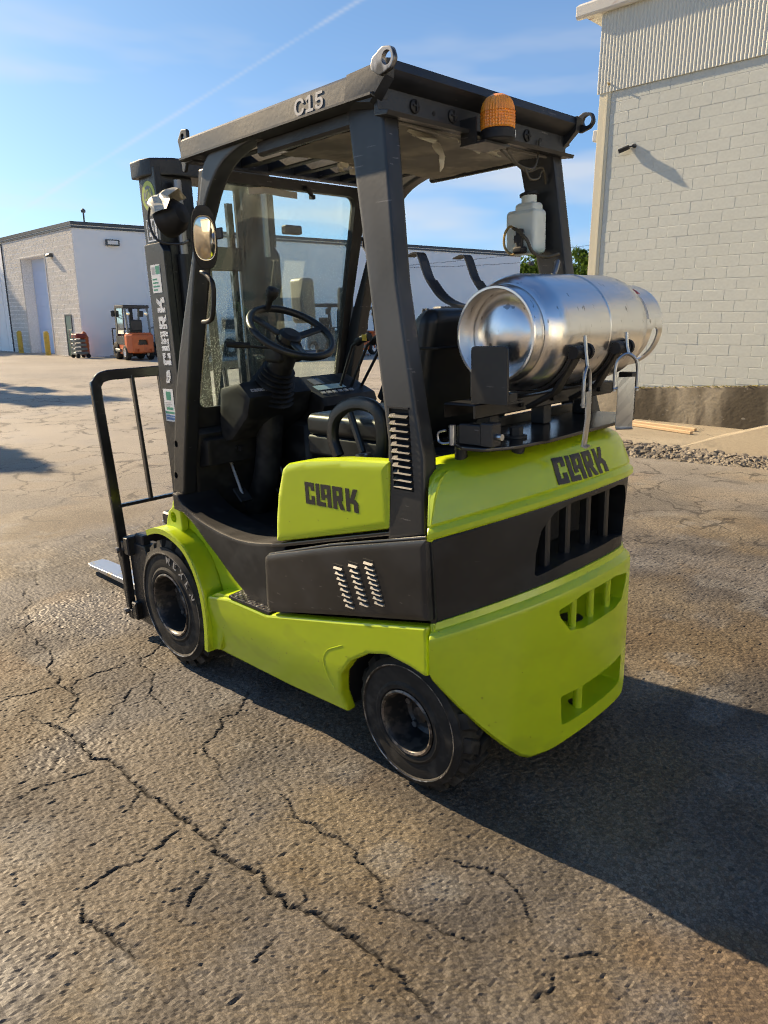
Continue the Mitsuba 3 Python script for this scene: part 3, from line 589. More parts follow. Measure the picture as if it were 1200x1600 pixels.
# ---- wheels
def wheel(name, cx, cy, R, w, rim, side, lugs, marks):
    """side +1: the outer face looks left (+y). Face plane at cy."""
    c = (cx, cy, R); ax = (0, side, 0)
    s = R/0.287
    tp = [(rim, -w+0.01), (rim+0.012, -w), (R*0.86, -w), (R-0.030*s, -w+0.02), (R-0.022*s, -w+0.04), (R-0.022*s, -0.045), (R-0.030*s, -0.022), (R*0.90, -0.008),
          (R*0.84, -0.001), (R*0.82, 0.004), (R*0.80, 0.0035), (R*0.785, -0.001), (R*0.66, 0.002), (rim+0.030, 0.0), (rim+0.020, 0.006), (rim+0.008, 0.005), (rim, -0.004), (rim, -w+0.01)]
    ty = [lathe(tp, c, ax, 72)]
    for sd in (0, 1):
        for k in range(lugs):
            a = 2*math.pi*(k+0.5*sd)/lugs; da = 2*math.pi/lugs*0.31
            y0, y1 = (-0.016, -w*0.47) if sd == 0 else (-w*0.53, -w+0.014)
            tilt = 0.10*(1 if sd == 0 else -1); pts = []
            for yy, off in ((y0, 0), (y1, tilt)):
                for aa in (-da, da):
                    for r, q in ((R*0.885, 1.1), (R-0.006*s, 1.0), (R, 0.86)):
                        an = a+aa*q+off; ysh = yy*(1 if r < R-0.001 else 1.0)
                        if yy == y0 and sd == 0 and r > R-0.01: ysh = yy-0.010
                        pts.append((cx+r*math.cos(an), cy+side*ysh, R+r*math.sin(an)))
            ty.append(hull(pts))
    wk = key(fk+'__'+name)
    add('tyre', join(*ty), 'm_rubber', wk, 30, tf=FK)
    d = 0.085
    rp = [(rim, 0.004), (rim-0.008, 0.006), (rim-0.014, -0.004), (rim-0.016, -0.02), (rim-0.03, -d), (rim*0.55, -d-0.012), (rim*0.5, -d+0.004), (0.001, -d+0.004), (0.001, -w), (rim, -w), (rim, 0.004)]
    add('rim', lathe(rp, c, ax, 56), 'm_rim', wk, 40, tf=FK)
    add('rim_lip', lathe([(rim+0.002, 0.0045), (rim-0.004, 0.0085), (rim-0.010, 0.005), (rim-0.004, 0.001), (rim+0.002, 0.0045)], c, ax, 56), 'm_rim_lip', wk, 40, tf=FK)
    nuts = [cyl((cx+rim*0.62*math.cos(a), cy-side*(d+0.012), R+rim*0.62*math.sin(a)), (cx+rim*0.62*math.cos(a), cy-side*(d-0.012), R+rim*0.62*math.sin(a)), 0.011, 6) for a in np.arange(5)*2*math.pi/5+0.3]
    add('wheel_nuts', join(*nuts), 'm_steel', wk, 20, tf=FK, kind='stuff')
    add('hub_cap', lathe([(0, -d+0.03), (rim*0.25, -d+0.025), (rim*0.32, -d+0.0), (0, -d)], c, ax, 24), 'm_rim', wk, 40, tf=FK)
    if marks:
        for txt, a0, step in marks:
            for i, chh in enumerate(txt):
                if chh == ' ': continue
                a = math.radians(a0-step*i); t = text(chh, 0.034*s, 0.002)
                v = t[0]; v = v-[(v[:, 0].min()+v[:, 0].max())/2, 0, 0]
                e_r = np.array([-math.cos(a), 0, math.sin(a)]); e_t = np.array([-math.sin(a), 0, -math.cos(a)])
                # seen from +y, forward (+x) lies to the left
                o = np.array([cx, cy+0.001, R])+e_r*R*0.672
                add('raised_letter', (o+v[:, :1]*e_t+v[:, 1:2]*e_r+v[:, 2:3]*np.array([0, 1, 0]), t[1]), 'm_tyre_print', wk, False, tf=FK)
    add('scuff_ring', lathe([(R*0.803, 0.0036), (R*0.812, 0.0052), (R*0.822, 0.0046), (R*0.815, 0.002), (R*0.803, 0.0036)], c, ax, 72), 'm_worn_steel', wk, 40, tf=FK)
    return wk
wheel('drive_wheel', 1.385, 0.527, 0.287, 0.175, 0.140, 1, 20, [('NEXEN', 84, 15)])
wheel('drive_wheel', 1.385, -0.527, 0.287, 0.175, 0.140, -1, 20, None)
wheel('steer_wheel', 0.03, 0.480, 0.235, 0.14, 0.107, 1, 18, None)
wheel('steer_wheel', 0.03, -0.480, 0.235, 0.14, 0.107, -1, 18, None)

# ---- counterweight: one plan curve, seams that climb towards the rear
def plan_x(y): return -0.115-0.24*(1-np.minimum(np.abs(y/0.53), 1)**2.6)
yy = 0.53*np.sin(np.linspace(math.pi/2, -math.pi/2, 49)); yy = np.r_[yy[0], yy[1:-1], yy[-1]]
pc = np.stack([plan_x(yy), yy], 1)
tg = np.gradient(pc, axis=0); tg /= np.linalg.norm(tg, axis=1, keepdims=True); inn = np.stack([-tg[:, 1], tg[:, 0]], 1)
inn *= np.sign((inn*(np.array([0.2, 0])-pc)).sum(1, keepdims=True))
def seam1(x): return 0.612+0.42*(-0.115-x)
def seam2(x): return 0.866+0.36*(-0.115-x)
def topz(x): return 1.052+0.20*(-0.115-x)
def botz(x): return np.maximum(0.448+1.63*(x+0.115), 0.150+0.30*np.maximum(-x-0.33, 0)*2)
def cw_ring(zf, o, front=-0.1135):
    q = pc+inn*o; q[:, 1] = np.clip(q[:, 1], -0.53+o, 0.53-o)
    z = zf(pc[:, 0]); fy = np.linspace(q[-1, 1], q[0, 1], 12)
    fr = np.stack([np.full(12, front), fy, np.full(12, float(zf(np.array([-0.115]))[0]))], 1)
    return np.vstack([np.c_[q, z], fr])
low = loft([cw_ring(lambda x: botz(x), 0.035), cw_ring(lambda x: botz(x)+0.006, 0.014), cw_ring(lambda x: botz(x)+0.022, 0.0), cw_ring(lambda x: botz(x)*0.5+seam1(x)*0.5, 0.0), cw_ring(lambda x: seam1(x)-0.050, 0.0),
            cw_ring(lambda x: seam1(x)-0.036, 0.003), cw_ring(lambda x: seam1(x)-0.026, 0.012), cw_ring(lambda x: seam1(x)-0.020, 0.022), cw_ring(lambda x: seam1(x), 0.026), cw_ring(lambda x: seam1(x)+0.001, 0.05)])
band = loft([cw_ring(lambda x: seam1(x)-0.01, 0.032), cw_ring(lambda x: seam1(x)*0.5+seam2(x)*0.5, 0.026), cw_ring(lambda x: seam2(x)-0.01, 0.020), cw_ring(lambda x: seam2(x)-0.002, 0.024)])
upp = loft([cw_ring(lambda x: seam2(x)-0.004, 0.022), cw_ring(lambda x: seam2(x), 0.010), cw_ring(lambda x: seam2(x)+0.006, 0.006), cw_ring(lambda x: seam2(x)+0.020, 0.006), cw_ring(lambda x: seam2(x)+0.028, 0.012), cw_ring(lambda x: seam2(x)+0.034, 0.020), cw_ring(lambda x: seam2(x)+0.042, 0.018),
            cw_ring(lambda x: topz(x)-0.075, 0.034), cw_ring(lambda x: topz(x)-0.045, 0.046), cw_ring(lambda x: topz(x)-0.022, 0.062), cw_ring(lambda x: topz(x)-0.008, 0.085), cw_ring(lambda x: topz(x), 0.115), cw_ring(lambda x: topz(x)+0.012, 0.16, -0.06)])
def sym(h): h = np.asarray(h, float); return np.vstack([h, h[::-1]*[-1, 1]])
grille = round_poly(sym([(0.14, 0.753), (0.262, 0.728), (0.262, 0.80), (0.250, 0.868), (0.205, 0.915), (0.13, 0.931)]), [0.05, 0.012, 0.03, 0.04, 0.04, 0.04, 0.04, 0.04, 0.04, 0.03, 0.012, 0.05])
uslot = round_poly(sym([(0.10, 0.534), (0.160, 0.546), (0.200, 0.597), (0.210, 0.622), (0.10, 0.645)]), 0.012)
lslot = round_poly(sym([(0.08, 0.240), (0.183, 0.238), (0.190, 0.338), (0.09, 0.338)]), 0.010)
def cutter(poly, x1): return man(prism(poly, 'x', -0.6, x1))
vol = man
low_s = vol(low)-cutter(uslot, -0.20)-cutter(lslot, -0.24)-hull([(-0.6, -0.25, 0.1), (-0.6, -0.33, 0.1), (0, -0.25, 0.1), (0, -0.33, 0.1), (-0.6, -0.255, 0.187), (-0.6, -0.325, 0.187), (0, -0.255, 0.187), (0, -0.325, 0.187)])
band_s = vol(band)-cutter(grille, -0.16)
ck = fa('counterweight', low_s, 'm_lime', smooth=28)
gb = fa('rear_band', band_s, 'm_black', smooth=28, label='satin black band round the tail with an open grille')
for y in (0.185, 0.075, -0.045, -0.16):
    add('grille_bar', box(plan_x(0.2)+0.055, plan_x(0.2)+0.085, y-0.012, y+0.012, 0.72, 0.945, 0.005), 'm_black', gb, tf=FK)
add('grille_back', box(-0.175, -0.165, -0.24, 0.24, 0.735, 0.94), 'm_gap', gb, tf=FK)
for y in (0.105, 0.0, -0.105): add('slot_post', cyl((-0.318, y, 0.50), (-0.318, y, 0.66), 0.0125, 14), 'm_lime', ck, tf=FK)
add('slot_post', cyl((-0.318, 0.055, 0.21), (-0.318, 0.055, 0.36), 0.0145, 14), 'm_lime', ck, tf=FK)
add('pin_hole', lathe([(0, 0), (0.034, 0), (0.036, 0.002), (0, 0.003)], (-0.285, 0.052, 0.5345), n=24), 'm_gap', ck, tf=FK)
add('pin_hole', lathe([(0, 0), (0.02, 0), (0.02, 0.002), (0, 0.003)], (-0.30, 0.04, 0.2405), n=20), 'm_gap', ck, tf=FK)
uk = fa('rear_hood', vol(upp), 'm_lime', smooth=28)

# name on the tail
def tail_text(polys, x0w, w, z0, h):
    v, f = poly_mesh(polys, 0.0012, 2.0)
    v = v*[w/28.4, h/10, 1]
    y = x0w-v[:, 0]; z = z0+v[:, 1]; o = np.argsort(pc[:, 1])
    ni = np.stack([np.interp(y, pc[o, 1], inn[o, 0]), np.interp(y, pc[o, 1], inn[o, 1])], 1)
    d_ = topz(plan_x(y))-z
    off = np.interp(d_, [0.0, 0.008, 0.022, 0.045, 0.075, 0.108, 0.118], [0.115, 0.085, 0.062, 0.046, 0.034, 0.0175, 0.0175])-0.0012-v[:, 2]
    return np.stack([plan_x(y)+ni[:, 0]*off, y+ni[:, 1]*off, z], 1), f
tk = add('name_lettering', tail_text(letters_clark(), 0.205, 0.252, 0.992, 0.070), 'm_brown_print', uk, False, tf=FK)
labels[tk] = {'label': 'dark CLARK lettering'}

# ---- lower frame skirt, step, fender
sk = [(1.135, 0.150), (1.112, 0.30), (1.085, 0.405), (0.930, 0.432), (0.690, 0.432), (0.279, 0.523), (-0.098, 0.610), (-0.098, 0.447), (-0.027, 0.462), (0.065, 0.470), (0.151, 0.446), (0.234, 0.393), (0.288, 0.326), (0.307, 0.248), (0.297, 0.172), (0.60, 0.155)]
sk = round_poly(sk, [0.01, 0.0, 0.02, 0.05, 0.05, 0.1, 0.008, 0.015, 0.0, 0.03, 0.03, 0.03, 0.03, 0.03, 0.008, 0.1])
skm = prism(sk, 'y', 0.478, 0.522, 0.010)
skc = prism(inset(ccw(sk), 0.012), 'y', 0.33, 0.477)
def tumble(m):
    v, f = arr(m); v, f = trimesh.remesh.subdivide_to_size(v, f, 0.05); o = v[:, 1] > 0.47
    v[o, 1] -= 0.035*np.clip((0.36-v[o, 2])/0.2, 0, 1)**1.5
    return v, f
skt = fa('frame_skirt', tumble(skm), 'm_lime', smooth=40)
fa('frame_skirt', mirror_y(tumble(skm)), 'm_lime', smooth=40)
fa('wheel_well', skc, 'm_gap', smooth=False); fa('wheel_well', mirror_y(skc), 'm_gap', smooth=False)
weld = [(0.335, 0.255), (0.36, 0.30), (0.37, 0.36), (0.345, 0.40), (0.30, 0.425), (0.27, 0.44)]
add('filler_ridge', tube([(x, 0.5222-0.035*max(0, (0.36-z)/0.2)**1.5, z) for x, z in np.asarray(smooth_path(weld, 6))], 0.0013, 6), 'm_lime', skt, tf=FK)
# tread plate step with raised studs
st = fa('step_plate', prism([(0.665, 0.392), (0.665, 0.520), (0.925, 0.520), (0.945, 0.40)], 'z', 0.434, 0.447, 0.002), 'm_black')
studs = [lathe([(0.0075, 0), (0.006, 0.002), (0.003, 0.003), (0, 0.003)], (x, y, 0.447), n=8) for i, x in enumerate(np.arange(0.68, 0.93, 0.021)) for y in np.arange(0.405+0.008*(i % 2), 0.517, 0.020)]
add('tread_studs', join(*studs), 'm_worn_steel', st, tf=FK, kind='stuff')
# fender arch over the drive wheel
def arc(cx, cz, r, a0, a1, n=26): a = np.radians(np.linspace(a0, a1, n)); return np.stack([cx+r*np.cos(a), cz+r*np.sin(a)], 1)
fo = np.array([(1.520, 0.604), (1.47, 0.622), (1.40, 0.634), (1.335, 0.632), (1.26, 0.612), (1.195, 0.578), (1.14, 0.515), (1.105, 0.44), (1.09, 0.36), (1.088, 0.27), (1.10, 0.155)])
fo = smooth_path(fo, 5)
d = np.gradient(fo, axis=0); d /= np.linalg.norm(d, axis=1, keepdims=True); nn = np.stack([-d[:, 1], d[:, 0]], 1)
nn *= np.sign((nn*(np.array([1.39, 0.287])-fo)).sum(1, keepdims=True))
fi = fo+nn*0.024
fm = prism(np.vstack([fo, fi[::-1]]), 'y', 0.30, 0.536, 0.007)
fd = fa('fender', fm, 'm_lime', smooth=40); fa('fender', mirror_y(fm), 'm_lime', smooth=40)
# sweep that joins the fender to the skirt, and the inner side panel
fil = prism(np.array([(1.135, 0.157), (1.112, 0.30), (1.09, 0.40), (1.02, 0.432), (0.93, 0.440), (0.93, 0.39), (1.05, 0.17)]), 'y', 0.36, 0.512, 0.01)
fa('fender_filler', fil, 'm_lime'); fa('fender_filler', mirror_y(fil), 'm_lime')
inp = np.array([(1.42, 0.735), (1.275, 0.735), (1.18, 0.69), (1.096, 0.635), (0.972, 0.55), (0.865, 0.486), (0.80, 0.45), (0.80, 0.40), (1.08, 0.38), (1.11, 0.47), (1.15, 0.535), (1.2, 0.585), (1.27, 0.62), (1.36, 0.635), (1.45, 0.625), (1.455, 0.66)])
fa('inner_panel', prism(inp, 'y', 0.28, 0.445, 0.006), 'm_lime'); fa('inner_panel', mirror_y(prism(inp, 'y', 0.28, 0.445, 0.006)), 'm_lime')
eh = man(prism(round_poly([(1.44, 0.612), (1.30, 0.62), (1.298, 0.725), (1.345, 0.735), (1.40, 0.70), (1.425, 0.65)], 0.02), 'y', 0.448, 0.480, 0.004))-man(cyl((1.362, 0.3, 0.678), (1.362, 0.6, 0.678), 0.024, 24))
fa('lifting_ear', eh, 'm_lime'); fa('lifting_ear', mirror_y(eh), 'm_lime')
# dark sill below the floor: a swept curve
sill_top = [(1.33, 0.790), (1.29, 0.785), (1.25, 0.750), (1.16, 0.712), (1.036, 0.688), (0.94, 0.678), (0.863, 0.676), (0.76, 0.685), (0.644, 0.705)]
sill = np.vstack([smooth_path(sill_top, 5), [(0.58, 0.71), (0.58, 0.40), (0.80, 0.42), (0.865, 0.470), (0.915, 0.498), (0.972, 0.536), (1.03, 0.578), (1.096, 0.618), (1.18, 0.678), (1.257, 0.716), (1.33, 0.720)]])
slm = prism(sill, 'y', 0.30, 0.492, 0.008)
fa('sill_panel', slm, 'm_plastic', smooth=40); fa('sill_panel', mirror_y(slm), 'm_plastic', smooth=40)
fa('floor_plate', box(0.55, 1.36, -0.32, 0.32, 0.60, 0.64, 0.004), 'm_plastic')
fa('floor_mat', rbox(0.62, 1.18, -0.29, 0.29, 0.641, 0.652, 0.005, 8), 'm_vinyl')
fa('chassis', join(box(-0.05, 1.30, -0.30, 0.30, 0.14, 0.62, 0.01), box(1.05, 1.52, -0.30, 0.30, 0.18, 0.55, 0.01), box(-0.09, 0.05, -0.36, 0.36, 0.20, 0.30), box(0.32, 1.05, -0.365, 0.365, 0.17, 0.42)), 'm_gap')
fa('axle', cyl((1.385, -0.45, 0.287), (1.385, 0.45, 0.287), 0.07, 20), 'm_plastic'); fa('axle', cyl((0.015, -0.40, 0.235), (0.015, 0.40, 0.235), 0.05, 20), 'm_plastic')
# ---- black side covers with louvres
pb = round_poly([(0.662, 0.668), (0.675, 0.446), (0.279, 0.540), (-0.108, 0.628), (-0.108, 0.874), (0.30, 0.772)], [0.035, 0.035, 0.05, 0.006, 0.006, 0.1])
sc = prism(pb, 'y', 0.28, 0.526, 0.014)
sp = fa('side_cover', sc, 'm_glint', smooth=40); fa('side_cover', mirror_y(sc), 'm_glint', smooth=40)
strip = prism([(0.655, 0.690), (0.645, 0.706), (0.60, 0.716), (0.046, 0.862), (0.046, 0.849), (0.62, 0.697)], 'y', 0.40, 0.500, 0.003)
fa('trim_strip', strip, 'm_glint', smooth=30)
add('cover_edge', tube([(0.640, 0.514, 0.672), (0.30, 0.514, 0.7745), (-0.10, 0.514, 0.8745)], 0.0045, 8), 'm_glint', sp, tf=FK)
def louvre(x, z, w, h, y, proud=0.0065):
    # a pressed tongue that comes out of the sheet towards its lower edge, under a dark opening
    a, b = x+w/2, x-w/2
    return hull([(a-0.002, y-0.001, z+h*0.06), (b+0.002, y-0.001, z+h*0.06), (a-0.004, y+proud, z-h*0.40), (b+0.004, y+proud, z-h*0.40), (a-0.004, y+proud*0.8, z-h*0.46), (b+0.004, y+proud*0.8, z-h*0.46), (a+0.001, y-0.001, z-h*0.48), (b-0.001, y-0.001, z-h*0.48)])
for cxt, czt, cxb, czb, n in ((0.262, 0.712, 0.215, 0.596, 8), (0.192, 0.735, 0.149, 0.620, 8), (0.123, 0.758, 0.082, 0.640, 9)):
    for k in range(n):
        t = k/(n-1); lx, lz = cxt+(cxb-cxt)*t, czt+(czb-czt)*t
        lv_ = add('louvre', louvre(lx, lz, 0.044, 0.0175, 0.526), 'm_glint', sp, 25, tf=FK)
        add('opening', box(lx-0.0225, lx+0.0225, 0.520, 0.5272, lz+0.0005, lz+0.0085, 0.0006), 'm_gap', lv_, False, tf=FK)
# ---- green hood side panels
hp = round_poly([(0.612, 0.718), (0.602, 0.80), (0.580, 0.90), (0.545, 0.990), (0.520, 1.008), (0.42, 1.030), (0.25, 1.052), (0.050, 1.066), (0.046, 0.868)], [0.012, 0.05, 0.05, 0.02, 0.03, 0.1, 0.1, 0.006, 0.006])
hm = prism(hp, 'y', 0.43, 0.506, 0.016)
hk = fa('hood_panel', hm, 'm_lime', smooth=45); fa('hood_panel', mirror_y(hm), 'm_lime', smooth=45)
fa('hood_deck', prism([(0.57, 0.70), (0.50, 0.99), (0.10, 1.045), (-0.10, 1.045), (-0.10, 0.70)], 'y', -0.30, 0.30, 0.01), 'm_plastic')
t = put((poly_mesh(letters_clark(), 0.001)[0]*[0.248/28.4, 0.072/10, 1], poly_mesh(letters_clark(), 0.001)[1]), (0.424, 0.5062, 0.889), (-1, 0, 0.028), (0.03, 0, 1))
nk = add('name_lettering', t, 'm_print', hk, False, tf=FK); labels[nk] = {'label': 'black CLARK lettering'}
# ---- overhead guard
def pillar_poly(front, rear): return np.vstack([front, rear[::-1]])
rp = pillar_poly([(0.231, 2.01), (0.144, 1.558), (0.062, 1.121), (0.058, 0.835)], [(0.091, 2.01), (0.033, 1.551), (-0.039, 1.217), (-0.072, 1.09), (-0.083, 0.874)])
def lean(m, s):
    v, f = arr(m); v = v.copy(); v[:, 1] += s*((2.0-v[:, 2])*0.064-0.011)
    return (v, f)
for s in (1, -1):
    y0, y1 = sorted((s*0.385, s*0.442))
    pm = man(prism(rp, 'y', y0, y1, 0.007))
    if s > 0: pm = pm-hull([(x, y, z) for x, z in ((0.034, 0.99), (-0.042, 0.99), (0.059, 1.215), (-0.016, 1.215)) for y in (y1-0.008, y1+0.05)])
    pk = fa('rear_post', lean(pm, s), 'm_faded', smooth=25)
    if s > 0:
        for k in range(11):
            z = 1.003+0.0195*k; xx = -0.005+(z-1.0)*0.120
            add('vent_slat', lean(hull([(xx+0.037, 0.436, z+0.006), (xx-0.035, 0.436, z+0.006), (xx+0.037, 0.434, z), (xx-0.035, 0.434, z), (xx+0.035, 0.450, z-0.006), (xx-0.033, 0.450, z-0.006), (xx+0.035, 0.448, z-0.008), (xx-0.033, 0.448, z-0.008)]), s), 'm_glint', pk, 20, tf=FK)
        add('vent_opening', lean(hull([(x, y, z) for x, z in ((0.033, 0.992), (-0.041, 0.992), (0.058, 1.213), (-0.015, 1.213)) for y in (0.4335, 0.4352)]), s), 'm_gap', pk, False, tf=FK)
        add('vent_frame', lean(box(-0.018, 0.061, 0.4415, 0.447, 1.216, 1.221), s), 'm_gloss_black', pk, tf=FK)
ff = np.array([(0.62, 2.03), (0.80, 2.030), (0.905, 1.985), (0.955, 1.89), (1.04, 1.70), (1.25, 1.24), (1.372, 0.785)])
fr_ = np.array([(0.60, 2.005), (0.70, 1.995), (0.80, 1.965), (0.87, 1.915), (0.930, 1.84), (1.010, 1.697), (1.160, 1.24), (1.285, 0.785)])
fpp = np.vstack([smooth_path(ff, 4), smooth_path(fr_, 4)[::-1]])
for s in (1, -1):
    y0, y1 = sorted((0.402*s, 0.462*s))
    pm = man(prism(fpp, 'y', y0, y1, 0.007))
    for xx, zz in ((1.302, 0.995), (1.332, 0.86)): pm = pm-man(cyl((xx, 0.44*s, zz), (xx, 0.55*s, zz), 0.014, 20))
    fa('front_post', pm, 'm_faded', smooth=25)
for s in (1, -1):
    sec = np.array([(0.0, 0.0), (0.055, 0.0), (0.062, 0.004), (0.062, 0.010), (0.051, 0.013), (0.0485, 0.064), (0.040, 0.072), (0.0, 0.072)])
    pts = [(s*(0.418+a), 2.004+b) for a, b in sec]
    fa('roof_rail', prism(pts, 'x', 0.085, 1.03, 0.002), 'm_black', smooth=30)
    fa('roof_rail', box(0.20, 0.66, s*0.395, s*0.425, 1.965, 2.01, 0.008), 'm_black')
sec = np.array([(0.045, 2.085), (0.075, 2.090), (0.10, 2.078), (0.10, 1.965), (0.055, 1.960), (0.050, 1.970), (0.086, 1.978), (0.086, 2.032), (0.052, 2.046), (0.040, 2.062)])
rb = fa('rear_beam', prism(np.stack([sec[:, 0], sec[:, 1]], 1), 'y', -0.455, 0.455, 0.002), 'm_black', smooth=40)
for s in (1, -1):
    gus = hull([(x, s*y, z) for x, y, z in ((0.035, 0.44, 2.085), (0.18, 0.44, 2.078), (0.20, 0.44, 2.0), (0.10, 0.44, 1.985), (0.04, 0.44, 2.04), (0.035, 0.470, 2.080), (0.18, 0.472, 2.074), (0.19, 0.476, 2.012), (0.10, 0.470, 1.995), (0.04, 0.470, 2.045))])
    add('beam_gusset', gus, 'm_black', rb, 25, tf=FK)
    lug = man(prism(round_poly([(0.078, 2.060), (0.070, 2.084), (0.032, 2.101), (0.0, 2.094), (-0.009, 2.066), (0.006, 2.048), (0.045, 2.038)], 0.018), 'y', min(s*0.474, s*0.488), max(s*0.474, s*0.488), 0.002))-man(cyl((0.019, -0.6, 2.073), (0.019, 0.6, 2.073), 0.0165, 24))
    add('lifting_lug', lug, 'm_worn_steel' if s > 0 else 'm_black', rb, 25, tf=FK, label='bare worn lifting lug' if s > 0 else None)
    fl2 = man(prism(round_poly([(1.0, 2.04), (1.0, 2.105), (1.035, 2.11), (1.065, 2.08), (1.055, 2.04), (1.05, 1.975), (1.035, 1.975)], 0.012), 'y', min(s*0.445, s*0.457), max(s*0.445, s*0.457), 0.003))-man(cyl((1.03, -0.6, 2.085), (1.03, 0.6, 2.085), 0.011, 16))
    fa('roof_hook', fl2, 'm_black')
for y in (0.315, 0.155, -0.22):
    add('beam_bolt', join(lathe([(0, 0), (0.018, 0), (0.018, 0.004), (0.014, 0.007), (0, 0.008)], (0.086, y, 2.005), (-1, 0, 0), 20), box(0.0745, 0.078, y-0.013, y+0.013, 2.003, 2.007), box(0.0745, 0.078, y-0.002, y+0.002, 1.992, 2.018)), 'm_plastic', rb, tf=FK)
for y in (0.235, 0.0, -0.06, -0.10, -0.30): add('bolt_hole', lathe([(0, 0), (0.006, 0), (0.006, 0.002), (0, 0.002)], (0.0862, y, 2.0+0.006*math.sin(y*40)), (-1, 0, 0), 12), 'm_gap', rb, tf=FK)
fa('front_beam', prism([(0.98, 2.00), (1.03, 2.00), (1.035, 2.06), (0.98, 2.07)], 'y', -0.46, 0.46, 0.005), 'm_black')
fa('roof_crossbar', box(0.60, 0.64, -0.42, 0.42, 1.99, 2.055, 0.004), 'm_black')
for y in np.linspace(-0.36, 0.36, 7): fa('roof_slat', box(0.10, 0.98, y-0.0175, y+0.0175, 2.0, 2.055, 0.004), 'm_black')
# head liner over the rear half, sagging and torn
gxx, gyy = np.meshgrid(np.linspace(0.105, 0.60, 26), np.linspace(-0.38, 0.38, 34), indexing='ij')
lz = 1.978-0.018*meshkit.fbm(np.stack([gxx*9, gyy*9, gxx*0], -1), 3, 4)-0.010*np.exp(-((gxx-0.32)/0.09)**2-((gyy-0.12)/0.16)**2)
iv = np.arange(gxx.size).reshape(gxx.shape)
lf = np.concatenate([np.stack([iv[:-1, :-1], iv[1:, :-1], iv[1:, 1:]], -1).reshape(-1, 3), np.stack([iv[:-1, :-1], iv[1:, 1:], iv[:-1, 1:]], -1).reshape(-1, 3)])
lv = np.stack([gxx, gyy, lz], -1).reshape(-1, 3)
lk = fa('roof_liner', join((lv, lf[:, ::-1]), (lv+[0, 0, 0.012], lf)), 'm_liner', smooth=True, label='grimy sagging roof liner with torn plastic')
r3 = np.random.default_rng(12)
def rag(c, w, h, seed, mt, tilt=0.0, parent=None):
    r = np.random.default_rng(seed); n = 7; a = np.linspace(0, 1, n)
    L = np.stack([c[0]+0.012*np.sin(a*5+seed)+tilt*a, c[1]+w/2*(1-0.5*a)+0.006*r.normal(0, 1, n), c[2]-a*h], 1)
    Rr = np.stack([c[0]+0.012*np.sin(a*5+seed+0.8)+tilt*a, c[1]-w/2*(1-0.55*a)+0.006*r.normal(0, 1, n), c[2]-a*h+0.004*r.normal(0, 1, n)], 1)
    v = np.vstack([L, Rr]); f = []
    for i in range(n-1): f += [(i, i+1, n+i+1), (i, n+i+1, n+i)]
    f = np.array(f); return join((v, f), (v+[0.0015, 0, 0], f[:, ::-1]))
for c, w, h, sd in (((0.18, 0.10, 1.966), 0.035, 0.085, 1), ((0.60, 0.05, 1.975), 0.09, 0.035, 2), ((0.605, -0.02, 1.975), 0.10, 0.028, 3), ((0.60, 0.11, 1.975), 0.05, 0.03, 4), ((0.12, -0.10, 1.965), 0.07, 0.03, 5), ((0.14, 0.21, 1.965), 0.13, 0.022, 6), ((0.13, -0.0, 1.965), 0.12, 0.02, 7)):
    add('torn_strip', rag(c, w, h, sd, None), 'm_dirty_plastic', lk, True, tf=FK)
fa('tape_edge', tube([(0.103, 0.37, 1.962), (0.103, 0.1, 1.956), (0.103, -0.36, 1.960)], 0.0035, 8, k=4), 'm_liner')
# C15 on the rail
c15 = text('C15', 0.040, 0.001)
v = c15[0]; v = v-[v[:, 0].min(), 0, 0]; v = v*[0.125/v[:, 0].max(), 1, 1]
ty_ = np.array([0, -0.05, 1.0]); o = np.array([0.405, 0.4695, 2.0215])
ck15 = fa('model_lettering', put((v, c15[1]), o, (-1, 0, 0), unit(ty_)), 'm_grey_print', smooth=False, label='grey C15 lettering on the roof rail')

# ---- beacon on its bracket
bk = key(fk+'__beacon')
bc = (0.0, 0.055, 1.938)
add('bracket', join(box(0.0, 0.09, -0.005, 0.115, 1.930, 1.936), box(0.03, 0.085, 0.112, 0.118, 1.93, 2.0)), 'm_black', bk, tf=FK)
add('base', lathe([(0, 0), (0.047, 0), (0.050, 0.004), (0.050, 0.026), (0.046, 0.030), (0, 0.030)], bc, n=32), 'm_plastic', bk, tf=FK)
prof_l = [(0.046, 0.030), (0.0485, 0.034), (0.0485, 0.060), (0.0470, 0.085), (0.042, 0.100), (0.033, 0.112), (0.018, 0.120), (0, 0.122)]
lm = lathe(prof_l, bc, n=72); lv = lm[0].copy(); ang = np.arctan2(lv[:, 1]-bc[1], lv[:, 0]-bc[0]); sc_ = 1+0.022*np.sign(np.cos(ang*36))
lv[:, :2] = np.array(bc)[:2]+(lv[:, :2]-np.array(bc)[:2])*sc_[:, None]
add('amber_dome', (lv, lm[1]), 'm_amber', bk, 25, tf=FK)
add('dome_ring', join(*[lathe([(0.0482, h), (0.0508, h+0.0012), (0.0482, h+0.0024)], bc, n=48) for h in (0.040, 0.048, 0.056, 0.064, 0.072)]), 'm_amber', bk, 40, tf=FK, kind='stuff')
add('rating_label', hull([(bc[0]+0.0508*math.cos(a), bc[1]+0.0508*math.sin(a), z) for a in np.radians([200, 215, 230, 245]) for z in (1.944, 1.962)]), 'm_white_paint', bk, tf=FK)
